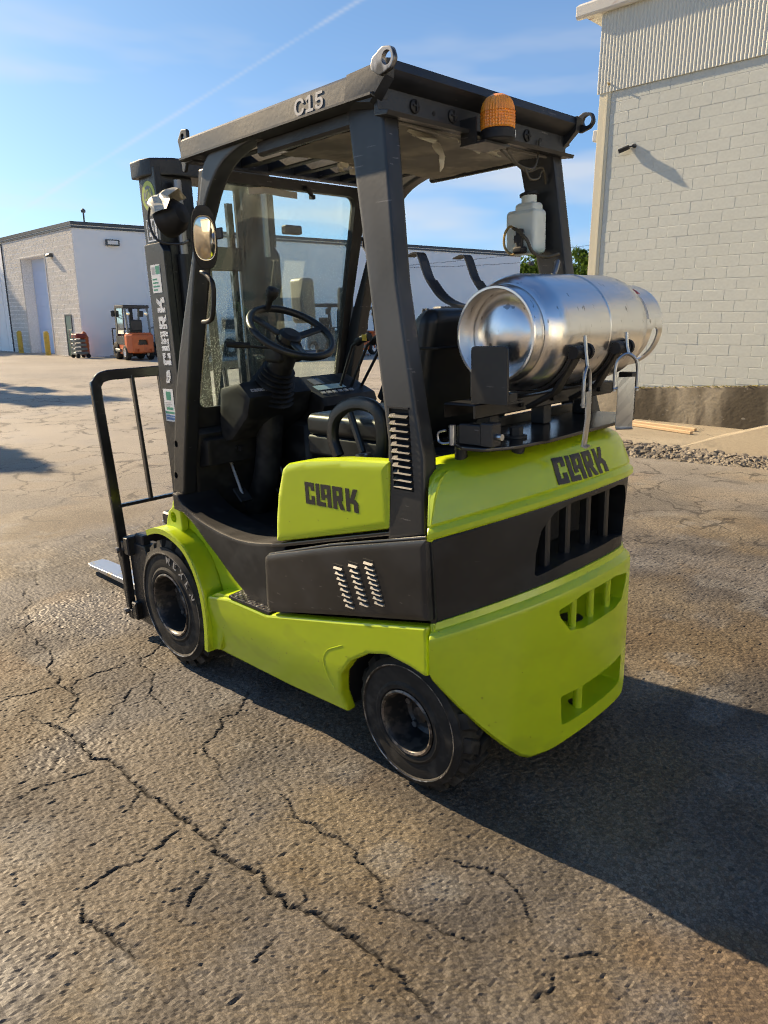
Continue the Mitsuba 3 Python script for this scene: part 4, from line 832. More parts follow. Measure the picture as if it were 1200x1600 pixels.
for p in ([(0.02, -0.02, 1.93), (0.05, -0.12, 1.905), (0.05, -0.20, 1.900), (0.07, -0.26, 1.94), (0.08, -0.285, 2.0)], [(0.05, -0.03, 1.935), (0.07, -0.14, 1.91), (0.08, -0.22, 1.898), (0.10, -0.33, 1.925), (0.11, -0.372, 1.90)], [(0.05, -0.16, 1.90), (0.045, -0.18, 1.868), (0.06, -0.25, 1.878), (0.09, -0.31, 1.905), (0.10, -0.345, 1.915), (0.11, -0.373, 1.880)]):
    fa('wire', tube(p, 0.0035, 7, k=6), 'm_hose')
# ---- washer bottle on the right rear post
wk = key(fk+'__washer_bottle')
add('bottle', rbox(0.098, 0.222, -0.372, -0.295, 1.655, 1.800, 0.016, 16), 'm_bottle', wk, 50, tf=FK)
add('shoulder', rbox(0.108, 0.19, -0.365, -0.302, 1.78, 1.822, 0.014, 12), 'm_bottle', wk, 50, tf=FK)
add('neck', lathe([(0, 0), (0.026, 0), (0.026, 0.03), (0, 0.03)], (0.150, -0.335, 1.815), n=24), 'm_bottle', wk, tf=FK)
add('cap', rot(lathe([(0, 0), (0.032, 0), (0.032, 0.008), (0.02, 0.012), (0, 0.013)], (0.150, -0.335, 1.845), n=24), (0, 1, 0), 8, (0.15, -0.335, 1.845)), 'm_plastic', wk, tf=FK)
add('pump', join(cyl((0.150, -0.28, 1.675), (0.150, -0.28, 1.735), 0.013, 14), rbox(0.128, 0.168, -0.297, -0.262, 1.655, 1.678, 0.006, 8), box(0.137, 0.163, -0.2665, -0.2655, 1.69, 1.715)), 'm_plastic', wk, tf=FK)
add('hose', tube([(0.165, -0.272, 1.738), (0.185, -0.27, 1.745), (0.205, -0.27, 1.72), (0.205, -0.272, 1.68), (0.18, -0.275, 1.655), (0.16, -0.276, 1.660)], 0.0045, 8, k=6), 'm_brass', wk, tf=FK)
add('hose', tube([(0.165, -0.265, 1.738), (0.14, -0.262, 1.725), (0.11, -0.265, 1.695), (0.095, -0.28, 1.655), (0.07, -0.32, 1.640), (0.05, -0.372, 1.650)], 0.006, 8, k=6), 'm_hose', wk, tf=FK)
fa('hose', tube([(0.06, -0.37, 1.60), (0.03, -0.33, 1.62), (0.02, -0.30, 1.59), (0.015, -0.26, 1.55)], 0.010, 10, k=6), 'm_steel')
# ---- windscreen and cowl
def wsx(z): return 1.026+(1.959-z)/(1.959-1.132)*0.238
def wpt(y, z, o=0.0): return (wsx(z)+o, y, z)
outer = round_poly([(0.402, 1.03), (0.402, 1.99), (-0.402, 1.99), (-0.402, 1.03)], 0.01)
inner = round_poly([(0.374, 1.132), (0.338, 1.955), (-0.338, 1.955), (-0.374, 1.132)], 0.045, 8)
fr3 = m3.CrossSection([ccw(outer).tolist()]).__sub__(m3.CrossSection([ccw(inner).tolist()]))
fm_ = fr3.extrude(0.03); v, f = arr(fm_)
v = np.stack([wsx(v[:, 1])+v[:, 2]-0.015, v[:, 0], v[:, 1]], 1)
fa('windscreen_frame', (v, f), 'm_black', smooth=30)
g = poly_mesh([Polygon(inner).buffer(0.006)], 0.001)
gp = Polygon(inner).buffer(0.006); ring = np.array(gp.exterior.coords)[:-1]
import mapbox_earcut
tri = mapbox_earcut.triangulate_float64(np.ascontiguousarray(ring), np.array([len(ring)], np.uint32)).reshape(-1, 3)
gv = np.stack([wsx(ring[:, 1])+0.0045, ring[:, 0], ring[:, 1]], 1)
fa('windscreen', (gv, tri), 'm_glass', smooth=False)
tp_ = [(wsx(z)-0.004, y, z) for y, z in ((0.20, 1.935), (0.12, 1.945), (0.05, 1.940), (-0.03, 1.938))]
fa('tape_residue', sweep(np.array(tp_), rect(0.004, 0.024), up=(0, 0, 1)), 'm_dirty_plastic', label='crumpled tape remains along the top of the windscreen')
fa('tape_residue', sweep(np.array([(wsx(z)-0.004, y, z) for y, z in ((0.345, 1.62), (0.357, 1.40), (0.366, 1.18))]), rect(0.012, 0.004), up=(1, 0, 0)), 'm_dirty_plastic')
fa('wiper', join(tube([(wsx(1.96)-0.03, -0.05, 1.965), (wsx(1.945)-0.01, -0.10, 1.945)], 0.008, 8), box(wsx(1.94)-0.016, wsx(1.94), -0.115, -0.095, 1.930, 1.945)), 'm_plastic')
cowl = [(1.36, 0.64), (1.36, 1.04), (1.25, 1.05), (1.22, 1.03), (1.27, 0.90), (1.30, 0.64)]
fa('cowl', prism(cowl, 'y', -0.40, 0.40, 0.01), 'm_plastic')
fa('cowl_box', prism([(1.255, 1.02), (1.19, 1.005), (1.20, 0.90), (1.285, 0.88)], 'y', 0.08, 0.385, 0.012), 'm_plastic')
fa('heater_knob', join(cyl((1.205, 0.24, 0.955), (1.185, 0.24, 0.955), 0.012, 12), box(1.165, 1.19, 0.232, 0.245, 0.945, 0.965)), 'm_gap')
# steering column and dash
sc0 = np.array([0.905, 0.14, 1.420]); axs = unit([0.56, 0.0, -0.83])
ctop = sc0+axs*0.05
fa('dash', prism([(1.23, 1.06), (1.20, 1.21), (1.06, 1.235), (0.99, 1.18), (1.02, 1.10), (1.14, 1.00), (1.22, 0.98)], 'y', -0.02, 0.30, 0.02), 'm_plastic', smooth=30)
fa('instrument_panel', prism([(1.16, 1.10), (1.13, 1.225), (0.945, 1.150), (0.93, 1.115), (0.98, 1.03), (1.14, 1.02)], 'y', -0.34, -0.025, 0.014), 'm_plastic', smooth=30)
u_ = unit([-0.185, 0, -0.075]); 
def on_panel(a, b, lift=0.0): return np.array([1.130, 0, 1.225])+u_*a+np.array([0, b, 0])+np.cross([0, -1, 0], u_)*-lift
def pan_box(a0, a1, b0, b1, h): 
    n = unit(np.cross(u_, [0, -1, 0])); n = n*np.sign(n[2]); o = np.array([1.130, 0, 1.225])
    return hull([o+u_*a+np.array([0, b, 0])+n*c for a in (a0, a1) for b in (b0, b1) for c in (-0.004, h)])
ip = fk+'__instrument_panel'
bt = poly_mesh(letters_clark(), 0.0008)
kb = add('badge', put((bt[0]*[0.075/28.4, 0.0016, 1], bt[1]), (1.012, 0.272, 1.1985), (0, -1, 0), (0.07, 0, 0.055)), 'm_grey_print', fk+'__dash', False, tf=FK); labels[kb] = {'label': 'small grey CLARK badge'}
add('gauge', pan_box(0.03, 0.085, -0.14, -0.08, 0.003), 'm_sticker_grey', ip, tf=FK)
add('display', pan_box(0.095, 0.135, -0.22, -0.06, 0.002), 'm_bottle', ip, tf=FK)
for i in range(6): add('button', pan_box(0.155, 0.172, -0.075-i*0.032, -0.055-i*0.032, 0.004), 'm_grey_print', ip, tf=FK)
col_p = [sc0+axs*s for s in (0.04, 0.10, 0.17, 0.23)]
fa('steering_column', join(tube(col_p, 0.052, 14), tube([sc0+axs*0.0, sc0+axs*0.05], 0.03, 14), rbox(ctop[0]-0.01, ctop[0]+0.09, 0.065, 0.20, ctop[2]-0.075, ctop[2]-0.0, 0.02, 10)), 'm_plastic', smooth=40)
bel = []
for k in range(7): bel += [(0.066+0.006*k, 0.17+k*0.020), (0.064+0.006*k, 0.176+k*0.020), (0.048+0.006*k, 0.182+k*0.020)]
bel = [(0.0, 0.165)]+bel+[(0, 0.31)]
fa('column_boot', lathe(bel, sc0, axs, 28), 'm_plastic', smooth=20)
fa('column_leg', join(tube([sc0+axs*0.28, np.array([1.15, 0.13, 0.85]), np.array([1.27, 0.12, 0.66])], 0.055, 12, k=4), box(1.0, 1.25, -0.25, 0.02, 0.64, 1.05, 0.02)), 'm_plastic', smooth=40)
fa('warning_label', hull([sc0+axs*s+np.array([-0.045, 0.03+0.0, 0])+np.array([0.0, w, 0]) + np.array([-0.004*k, 0, -0.002*k]) for s in (0.10, 0.13) for w in (-0.05, -0.015) for k in (0, 1)]), 'm_brass')
swk = key(fk+'__steering_wheel')
e1 = unit(np.cross(axs, [0, 1, 0])); e2 = np.array([0, 1.0, 0])
RW = 0.165
add('rim', tube([sc0+RW*(math.cos(a)*e1+math.sin(a)*e2) for a in np.arange(56)*2*math.pi/56], 0.0145, 12, closed=True), 'm_vinyl', swk, True, tf=FK)
for a in (math.radians(165), math.radians(275), math.radians(45)):
    dd = math.cos(a)*e1+math.sin(a)*e2
    add('spoke', sweep(np.array([sc0+axs*0.022, sc0+axs*0.022+dd*0.06, sc0+axs*0.008+dd*0.12, sc0+dd*(RW-0.004)]), rect(0.034, 0.014, 0.005), up=axs), 'm_vinyl', swk, 40, tf=FK)
add('hub', lathe([(0, 0.0), (0.035, 0.002), (0.046, 0.012), (0.044, 0.04), (0, 0.045)], sc0, axs, 28), 'm_vinyl', swk, 40, tf=FK)
kn = sc0+RW*(math.cos(math.radians(165))*e1+math.sin(math.radians(165))*e2)
kn = sc0+RW*0.93*unit(0.97*(-e1 if e1[0] < 0 else e1)+0.1*e2)
add('spinner_knob', lathe([(0, 0), (0.012, 0), (0.012, 0.04), (0.022, 0.058), (0.026, 0.075), (0.022, 0.088), (0.010, 0.094), (0, 0.095)], kn-axs*0.005, -axs, 20), 'm_plastic', swk, 40, tf=FK)
fa('direction_lever', join(tube([sc0+axs*0.075, sc0+axs*0.075+np.array([0.02, 0.12, 0.012]), sc0+axs*0.07+np.array([0.035, 0.17, 0.016])], 0.005, 8), tube([sc0+axs*0.07+np.array([0.033, 0.15, 0.015]), sc0+axs*0.065+np.array([0.06, 0.235, 0.02])], 0.012, 10)), 'm_plastic')
fa('ignition_key', join(cyl(sc0+axs*0.10+np.array([-0.05, -0.06, 0]), sc0+axs*0.10+np.array([-0.09, -0.09, 0.0]), 0.012, 12), box(0.84, 0.87, 0.035, 0.04, 1.33, 1.35)), 'm_steel')
# hydraulic levers
for i in range(3):
    b = np.array([1.06-0.0*i, -0.20-0.055*i, 1.10]); tpp = np.array([0.93-0.035*i, -0.20-0.055*i, 1.352])
    lk_ = fa('hydraulic_lever', tube([b, b*0.25+tpp*0.75, tpp, tpp+[-0.05, 0, 0.024]], 0.0065, 8), 'm_black')
    add('grip', tube([tpp+[-0.03, 0, 0.012], tpp+[-0.06, 0, 0.026], tpp+[-0.105, 0, 0.036]], 0.0165, 12), 'm_plastic', lk_, 40, tf=FK)
    add('tag', box(tpp[0]-0.103, tpp[0]-0.078, tpp[1]+0.0135, tpp[1]+0.018, tpp[2]+0.02, tpp[2]+0.045), 'm_yellow', lk_, tf=FK)
    add('boot', lathe([(0, -0.03)]+[(0.026-0.002*k+(0.004 if k % 2 else 0), -0.03+0.012*k) for k in range(8)]+[(0, 0.06)], b, (-0.3, 0, 1), 16), 'm_plastic', lk_, tf=FK)
fa('brake_lever', join(tube([(0.86, -0.28, 1.06), (0.79, -0.27, 1.15)], 0.02, 10), sweep(np.array([(0.83, -0.275, 1.13), (0.76, -0.265, 1.235)]), rect(0.055, 0.045, 0.012))), 'm_plastic')
fa('brake_button', box(0.775, 0.80, -0.262, -0.245, 1.215, 1.24, 0.005), 'm_red')
fa('side_console', prism([(1.16, 1.02), (0.60, 1.04), (0.55, 0.98), (0.60, 0.70), (1.2, 0.66)], 'y', -0.46, -0.30, 0.02), 'm_plastic')
# pedals
for nm, c, w, ang in (('brake_pedal', (1.10, 0.06, 0.74), 0.10, 35), ('accelerator_pedal', (1.08, -0.12, 0.70), 0.11, 25), ('brake_pedal', (1.19, 0.24, 0.755), 0.06, 40)):
    c = np.array(c)
    pkd = fa(nm, rot(rbox(c[0]-0.04, c[0]+0.04, c[1]-w/2, c[1]+w/2, c[2]-0.006, c[2]+0.006, 0.005, 8), (0, 1, 0), -ang, c), 'm_plastic')
    add('arm', tube([c, c+[0.06, 0, 0.12], c+[0.10, 0, 0.24]], 0.007, 8), 'm_steel', pkd, tf=FK)
# ---- seat
sk_ = key(fk+'__seat')
add('cushion', join(rbox(0.26, 0.745, -0.225, 0.232, 1.048, 1.128, 0.026, 20), rbox(0.25, 0.70, -0.235, -0.14, 1.06, 1.145, 0.03, 16)), 'm_vinyl', sk_, 60, tf=FK)
add('seat_base', rbox(0.24, 0.742, -0.218, 0.228, 0.975, 1.050, 0.012, 14), 'm_plastic', sk_, 60, tf=FK)
v, f = arr(rbox(-0.045, 0.045, -0.235, 0.275, 0.0, 0.405, 0.044, 20))
v = v.copy(); v[:, 0] += 0.20-0.16*v[:, 2]; v[:, 1] *= 1-0.12*np.clip((v[:, 2]-0.25)/0.16, 0, 1); v[:, 2] += 1.075
add('backrest', (v, f), 'm_vinyl', sk_, 60, tf=FK)
for s in (1, -1):
    w_ = arr(rbox(-0.03, 0.055, -0.03, 0.03, 0.0, 0.33, 0.028, 14)); v = w_[0].copy(); v[:, 0] += 0.235-0.16*v[:, 2]; v[:, 1] += 0.02+0.225*s; v[:, 2] += 1.10
    add('bolster', (v, w_[1]), 'm_vinyl', sk_, 60, tf=FK)
add('seam', tube([(0.245, 0.25, 1.36), (0.16, 0.26, 1.365), (0.085, 0.24, 1.365), (0.085, -0.20, 1.365)], 0.004, 8), 'm_gap', sk_, tf=FK)
loopm = smooth_path([(0.505, 0.285, 1.00), (0.53, 0.285, 1.06), (0.515, 0.285, 1.13), (0.455, 0.285, 1.175), (0.37, 0.285, 1.19), (0.30, 0.285, 1.165), (0.285, 0.285, 1.08), (0.30, 0.285, 1.0)], 6)
hk_ = fa('hip_restraint', sweep(loopm, rect(0.045, 0.034, 0.010), up=(0, 1, 0)), 'm_vinyl', smooth=45)
add('strut', sweep(np.array([(0.43, 0.29, 1.155), (0.365, 0.30, 1.03)]), rect(0.026, 0.02, 0.006), up=(0, 1, 0)), 'm_vinyl', hk_, tf=FK)
add('pivot_bolt', join(cyl((0.355, 0.29, 1.015), (0.355, 0.335, 1.015), 0.016, 6), box(0.335, 0.375, 0.285, 0.312, 1.0, 1.03, 0.004)), 'm_steel', hk_, tf=FK)

# ---- mirrors, grab handle, work lamps
def mirror(s, c, lab=None):
    c = np.array(c, float); nrm = unit([-0.80, 0.44*(1 if s > 0 else 1.0), -0.19]); upv = unit(np.array([0, 0, 1])-nrm*nrm[2]); side = np.cross(upv, nrm)
    k = key(fk+'__mirror')
    a = np.linspace(0, 2*math.pi, 40, endpoint=False)
    sx_, sz_ = np.sign(np.cos(a))*np.abs(np.cos(a))**0.75*0.041, np.sign(np.sin(a))*np.abs(np.sin(a))**0.75*0.100
    rings = []
    for h, q in ((-0.03, 0.55), (-0.022, 0.85), (-0.004, 1.0), (0.006, 1.0), (0.008, 0.95)): rings.append(c+np.outer(sx_*q, side)+np.outer(sz_*q, upv)+h*nrm)
    add('housing', loft(rings), 'm_plastic', k, 40, tf=FK)
    rings = []
    for q in np.linspace(0.88, 0.02, 10): rings.append(c+np.outer(sx_*q, side)+np.outer(sz_*q*0.80, upv)+(0.0085+0.014*(1-q*q))*nrm)
    add('glass', loft(rings), 'm_chrome', k, True, tf=FK, label=lab)
    add('arm', tube([c-nrm*0.02, c-nrm*0.05+np.array([0.02, -0.05*s, 0.0]), np.array([c[0]+0.12, 0.455*s, c[2]-0.015])], 0.009, 10, k=4), 'm_black', k, tf=FK)
    add('bracket', box(c[0]-0.085, c[0]-0.05, c[1]-0.02, c[1]-0.012, c[2]-0.01, c[2]+0.025, 0.003), 'm_black', k, tf=FK)
mirror(1, (0.845, 0.525, 1.738))
mirror(-1, (1.10, -0.52, 1.80))
fa('mirror_frame', tube([(1.08, -0.46, 1.88), (1.17, -0.53, 1.90), (1.19, -0.54, 1.78), (1.12, -0.50, 1.74)], 0.006, 8), 'm_black')
fa('grab_handle', tube([(0.985, 0.463, 1.640), (0.945, 0.472, 1.632), (0.900, 0.478, 1.605), (0.893, 0.478, 1.575), (0.905, 0.478, 1.515), (0.925, 0.476, 1.480), (0.965, 0.470, 1.470), (1.005, 0.463, 1.470)], 0.0085, 10, k=4), 'm_plastic', smooth=True)
def lamp(s):
    k = key(fk+'__work_lamp'); c = np.array([1.17, 0.445*s, 1.845])
    add('housing', lathe([(0, -0.055), (0.035, -0.05), (0.06, -0.02), (0.066, 0.02), (0.066, 0.032), (0.060, 0.035), (0, 0.035)], c, (0.93, 0.30*s, -0.2), 28), 'm_plastic', k, 40, tf=FK)
    add('lens', lathe([(0, 0.036), (0.058, 0.036), (0.05, 0.042), (0, 0.046)], c, (0.93, 0.30*s, -0.2), 28), 'm_chrome', k, 40, tf=FK)
    add('guard', tube([c+[0.02, 0.055*s, 0.07], c+[0.05, 0.07*s, 0.0], c+[0.02, 0.06*s, -0.08], c+[-0.03, 0.0, -0.095], c+[-0.10, 0.0, -0.09]], 0.005, 8, k=4), 'm_black', k, tf=FK)
    if s > 0:
        a = np.linspace(-0.5, 1.7, 9); h = np.linspace(0, 1, 7); A, H = np.meshgrid(a, h, indexing='ij')
        rr_ = 0.068+0.026*meshkit.noise(np.stack([A*3.1, H*5, A*0], -1), 3)
        ax_ = unit([0.93, 0.30, -0.2]); e = unit(np.cross(ax_, [0, 0, 1])); g_ = np.cross(e, ax_)
        V = c+(-0.065+0.095*H+0.014*np.sin(A*5)+0.02*meshkit.noise(np.stack([A*4, H*4, A*0], -1), 8))[..., None]*ax_+rr_[..., None]*(np.cos(A+0.6)[..., None]*e*-1+np.sin(A+0.6)[..., None]*(g_ if g_[2] > 0 else -g_))
        V = V.reshape(-1, 3); iv = np.arange(63).reshape(9, 7)
        f = np.concatenate([np.stack([iv[:-1, :-1], iv[1:, :-1], iv[1:, 1:]], -1).reshape(-1, 3), np.stack([iv[:-1, :-1], iv[1:, 1:], iv[:-1, 1:]], -1).reshape(-1, 3)])
        add('masking_rag', join((V, f), (V*0.985+c*0.015, f[:, ::-1])), 'm_dirty_plastic', k, True, tf=FK, label='loose yellowed masking plastic over the lamp')
lamp(1)

# ---- mast, carriage, load guard, forks
mk = key(fk+'__mast')
for s in (1, -1):
    def ych(a, b): return (min(s*a, s*b), max(s*a, s*b))
    y0, y1 = ych(0.235, 0.300)
    lower = prism(round_poly([(1.515, 0.10), (1.515, 1.765), (1.545, 1.80), (1.675, 1.80), (1.675, 0.10)], 0.01), 'y', *ych(0.268, 0.302), 0.003)
    rl = add('outer_rail', join(lower, box(1.515, 1.53, *ych(0.20, 0.268), 0.10, 1.795), box(1.66, 1.675, *ych(0.20, 0.268), 0.10, 1.795)), 'm_black', mk, 30, tf=FK)
    ir = add('inner_rail', join(box(1.535, 1.66, *ych(0.238, 0.266), 0.15, 2.08), box(1.535, 1.55, *ych(0.125, 0.238), 0.15, 2.08), box(1.645, 1.66, *ych(0.165, 0.238), 0.15, 2.08), prism([(1.53, 1.80), (1.53, 2.09), (1.665, 2.09), (1.665, 1.80)], 'y', *ych(0.267, 0.298), 0.003)), 'm_black', mk, 30, tf=FK)
    add('lift_cylinder', cyl((1.50, s*0.215, 0.12), (1.50, s*0.215, 1.75), 0.030, 18), 'm_black', mk, tf=FK)
    for hy in (0.085, 0.108): add('mast_hose', tube([(1.51, s*hy, 0.4), (1.51, s*(hy+0.003), 1.2), (1.52, s*(hy+0.006), 1.95)], 0.010, 10, k=3), 'm_vinyl', mk, tf=FK)
    add('lift_chain', box(1.555, 1.575, *ych(0.055, 0.085), 0.2, 1.98), 'm_worn_steel', mk, tf=FK)
    add('piston_rod', cyl((1.50, s*0.215, 1.75), (1.50, s*0.215, 2.04), 0.018, 14), 'm_steel', mk, tf=FK)
add('top_beam', prism(np.array([(1.50, 0.22), (1.55, 0.30), (1.60, 0.318), (1.685, 0.318), (1.685, -0.318), (1.60, -0.318), (1.55, -0.30), (1.50, -0.22)]), 'z', 2.058, 2.125, 0.005), 'm_black', mk, 30, tf=FK)
for z in (1.74, 1.05, 0.45): add('cross_member', box(1.52, 1.545, -0.23, 0.23, z-0.05, z+0.05, 0.004), 'm_black', mk, tf=FK)
add('roller_bracket', box(1.49, 1.53, -0.43, -0.33, 1.86, 1.90, 0.006), 'm_black', mk, tf=FK)
add('valve_cover', rbox(1.42, 1.52, -0.43, -0.345, 1.45, 1.66, 0.02, 10), 'm_sticker_grey', mk, tf=FK)
yo = 0.3028
def side_print(m, x, z, ux=(-1, 0, 0), uy=(0, 0, 1)): return put(m, (x, yo, z), ux, uy)
mt_ = poly_mesh(letters_clark(), 0.001); mt_ = (mt_[0]*[0.285/28.4, 0.066/10, 1], mt_[1])
k = add('name_lettering', put(mt_, (1.553, yo, 1.295), (0, 0, 1), (1, 0, 0)), 'm_worn_white', mk, False, tf=FK); labels[k] = {'label': 'worn white CLARK lettering'}
k = add('maker_mark', side_print(poly_mesh([Polygon([(0, 0), (0.03, 0.004), (0.045, 0.03), (0.04, 0.06), (0.012, 0.055), (0.006, 0.03)])], 0.001), 1.615, 1.215), 'm_worn_white', mk, False, tf=FK)
yo2 = 0.2988
def disc(r0, r1, n=40):
    from shapely.geometry import Point
    g = Point(0, 0).buffer(r1, n)
    return g.difference(Point(0, 0).buffer(r0, n)) if r0 else g
def flat(polys, o, sx=1.0, sy=1.0, d=0.0006): return put(poly_mesh(polys, d), o, (-1, 0, 0), (0, 0, 1), sx, sy)
sk1 = add('round_sticker', flat([disc(0, 0.058)], (1.595, yo2-0.0003, 1.985), 0.92, 1), 'm_sticker_lime', mk, False, tf=FK, label='round lime sticker')
add('round_sticker_core', flat([disc(0, 0.040)], (1.595, yo2+0.0004, 1.985), 0.92, 1), 'm_sticker_grey', mk, False, tf=FK)
t1 = text('100', 0.034, 0.0006); v = t1[0]; v = v-[(v[:, 0].min()+v[:, 0].max())/2, 0, 0]; add('sticker_number', put((v, t1[1]), (1.595, yo2+0.0011, 1.970), (-1, 0, 0), (0, 0, 1), 0.62, 1.25), 'm_sticker_lime', mk, False, tf=FK)
add('number_plate', flat([Polygon([(0, 0), (0.085, 0), (0.085, 0.088), (0, 0.088)])], (1.640, yo2-0.0002, 1.808)), 'm_worn_white', mk, False, tf=FK)
t1 = text('E1', 0.070, 0.0006); v = t1[0]-[t1[0][:, 0].min(), 0, 0]; v = v*[0.072/v[:, 0].max(), 1, 1]
k = add('plate_number', put((v, t1[1]), (1.634, yo2+0.0006, 1.817), (-1, 0, 0), (0, 0, 1)), 'm_print', mk, False, tf=FK); labels[k] = {'label': 'black E1 on a white ground'}
def info_sticker(x, z, w, h, blocks):
    s0 = add('info_sticker', flat([Polygon([(0, 0), (w, 0), (w, h), (0, h)])], (x, yo-0.0002, z)), 'm_white_paint', mk, False, tf=FK)
    byc = {}
    for c, a0, a1, b0, b1 in blocks: byc.setdefault(c, []).append(Polygon([(a0*w, b0*h), (a1*w, b0*h), (a1*w, b1*h), (a0*w, b1*h)]))
    for c, ps in byc.items(): add('sticker_print', flat(ps, (x, yo+0.0005, z)), c, mk, False, tf=FK)
lines = lambda c, n, b0, b1: [(c, 0.1, 0.55+0.35*((i*37) % 10)/10, b0+(b1-b0)*i/n, b0+(b1-b0)*(i+0.45)/n) for i in range(n)]
info_sticker(1.640, 1.60, 0.078, 0.115, [('m_green_print', 0.52, 0.95, 0.66, 0.95), ('m_grey_print', 0.1, 0.42, 0.66, 0.92)]+lines('m_green_print', 4, 0.08, 0.58))
info_sticker(1.655, 1.045, 0.085, 0.145, [('m_green_print', 0.28, 0.75, 0.66, 0.92), ('m_green_print', 0.2, 0.85, 0.36, 0.44), ('m_blue_print', 0.05, 0.95, 0.05, 0.13), ('m_blue_print', 0.05, 0.95, 0.15, 0.2), ('m_green_print', 0.05, 0.95, 0.24, 0.31)]+lines('m_grey_print', 3, 0.46, 0.62))
# carriage
gk = key(fk+'__carriage')
for z in (0.46, 0.13): add('carriage_bar', box(1.80, 1.845, -0.50, 0.50, z-0.045, z+0.045, 0.006), 'm_black', gk, tf=FK)
for y in (0.44, 0.14, -0.14, -0.44): add('carriage_plate', box(1.72, 1.80, y-0.02, y+0.02, 0.08, 0.52, 0.005), 'm_black', gk, tf=FK)
add('side_shift_plate', box(1.846, 1.872, -0.50, 0.50, 0.08, 0.13, 0.004), 'm_black', gk, tf=FK)
for s in (1, -1): add('side_block', prism([(1.66, 0.10), (1.66, 0.40), (1.70, 0.475), (1.858, 0.475), (1.858, 0.07), (1.72, 0.07)], 'y', min(s*0.385, s*0.468), max(s*0.385, s*0.468), 0.006), 'm_black', gk, tf=FK)
add('side_shift_plate', box(1.846, 1.872, -0.50, 0.50, 0.43, 0.48, 0.004), 'm_black', gk, tf=FK)
lo = key(fk+'__load_guard')
pth = smooth_path([(1.885, 0.482, 0.40), (1.915, 0.482, 0.80), (1.945, 0.482, 1.17), (1.950, 0.470, 1.222), (1.950, 0.43, 1.248), (1.95, 0.30, 1.252), (1.95, -0.30, 1.252), (1.95, -0.43, 1.248), (1.950, -0.470, 1.222), (1.945, -0.482, 1.17), (1.915, -0.482, 0.80), (1.885, -0.482, 0.40)], 6)
add('frame', sweep(pth, rect(0.048, 0.024, 0.004), up=(1, 0, 0)), 'm_gloss_black', lo, 35, tf=FK)
for y in (0.300, 0.158, -0.045, -0.22, -0.36): add('upright', sweep(np.array([(1.905, y, 0.645), (1.948, y, 1.243)]), rect(0.016, 0.026, 0.003), up=(1, 0, 0)), 'm_gloss_black', lo, 35, tf=FK)
add('lower_bar', box(1.888, 1.916, -0.475, 0.475, 0.632, 0.648, 0.004), 'm_gloss_black', lo, tf=FK)
for s in (1, -1):
    y0, y1 = sorted((s*0.465, s*0.500))
    add('foot', prism(round_poly([(1.868, 0.08), (1.868, 0.44), (1.90, 0.46), (1.925, 0.40), (1.905, 0.30), (1.91, 0.20), (1.89, 0.08)], 0.01), 'y', y0, y1, 0.005), 'm_black', lo, tf=FK)
    for z in (0.43, 0.115): add('bolt', cyl((1.893, s*0.488, z), (1.893, s*0.518, z), 0.014, 6), 'm_steel', lo, tf=FK)
for y in (0.195, -0.195):
    fkp = key(fk+'__fork')
    pr = round_poly([(1.873, 0.04), (1.873, 0.52), (1.913, 0.52), (1.913, 0.085), (2.96, 0.060), (2.99, 0.052), (2.99, 0.042)], [0.02, 0.004, 0.004, 0.03, 0.0, 0.004, 0.004])
    v, f = arr(prism(pr, 'y', y-0.060, y+0.060, 0.004)); v, f = trimesh.remesh.subdivide_to_size(v, f, 0.05); tpr = np.clip((v[:, 0]-2.90)/0.09, 0, 1)**2; v[:, 1] = y+(v[:, 1]-y)*(1-0.45*tpr)
    add('blade', (v, f), 'm_fork', fkp, 30, tf=FK)
# front frame bits ahead of the fender
fa('tilt_bracket', join(box(1.44, 1.62, 0.345, 0.40, 0.585, 0.645, 0.008), box(1.43, 1.52, 0.31, 0.36, 0.69, 0.74, 0.008)), 'm_black')
fa('tilt_cylinder', tube([(1.25, 0.25, 0.55), (1.58, 0.26, 0.62)], 0.035, 14), 'm_black')

# ---- gas cylinder cradle
rk = key(fk+'__cylinder_cradle')
plate = round_poly([(-0.05, 0.33), (-0.10, 0.40), (-0.17, 0.445), (-0.235, 0.435), (-0.28, 0.36), (-0.30, 0.22), (-0.30, -0.28), (-0.22, -0.36), (-0.06, -0.36)], 0.03)
add('swing_plate', prism(plate, 'z', 1.112, 1.122, 0.002), 'm_gloss_black', rk, tf=FK)
for x, y in ((-0.215, 0.25), (-0.10, 0.36), (-0.2, -0.25)): add('spacer', cyl((x, y, 1.045), (x, y, 1.112), 0.018, 12), 'm_plastic', rk, tf=FK)
add('pivot_bolt', join(lathe([(0, 0), (0.030, 0), (0.030, 0.006), (0, 0.006)], (-0.205, 0.245, 1.1225), n=24), cyl((-0.205, 0.245, 1.128), (-0.205, 0.245, 1.152), 0.019, 6)), 'm_plastic', rk, tf=FK)
bar = man(box(-0.178, -0.070, -0.36, 0.40, 1.187, 1.228, 0.004))-man(box(-0.174, -0.074, 0.20, 0.41, 1.180, 1.224))
add('carrier_bar', bar, 'm_black', rk, tf=FK)
for y in (0.19, 0.02, -0.26): add('bar_bolt', cyl((-0.1785, y, 1.208), (-0.188, y, 1.208), 0.009, 6), 'm_plastic', rk, tf=FK)
add('latch_box', join(box(-0.255, -0.215, 0.385, 0.425, 1.123, 1.185, 0.003), box(-0.215, -0.14, 0.395, 0.42, 1.123, 1.178, 0.003)), 'm_black', rk, tf=FK)
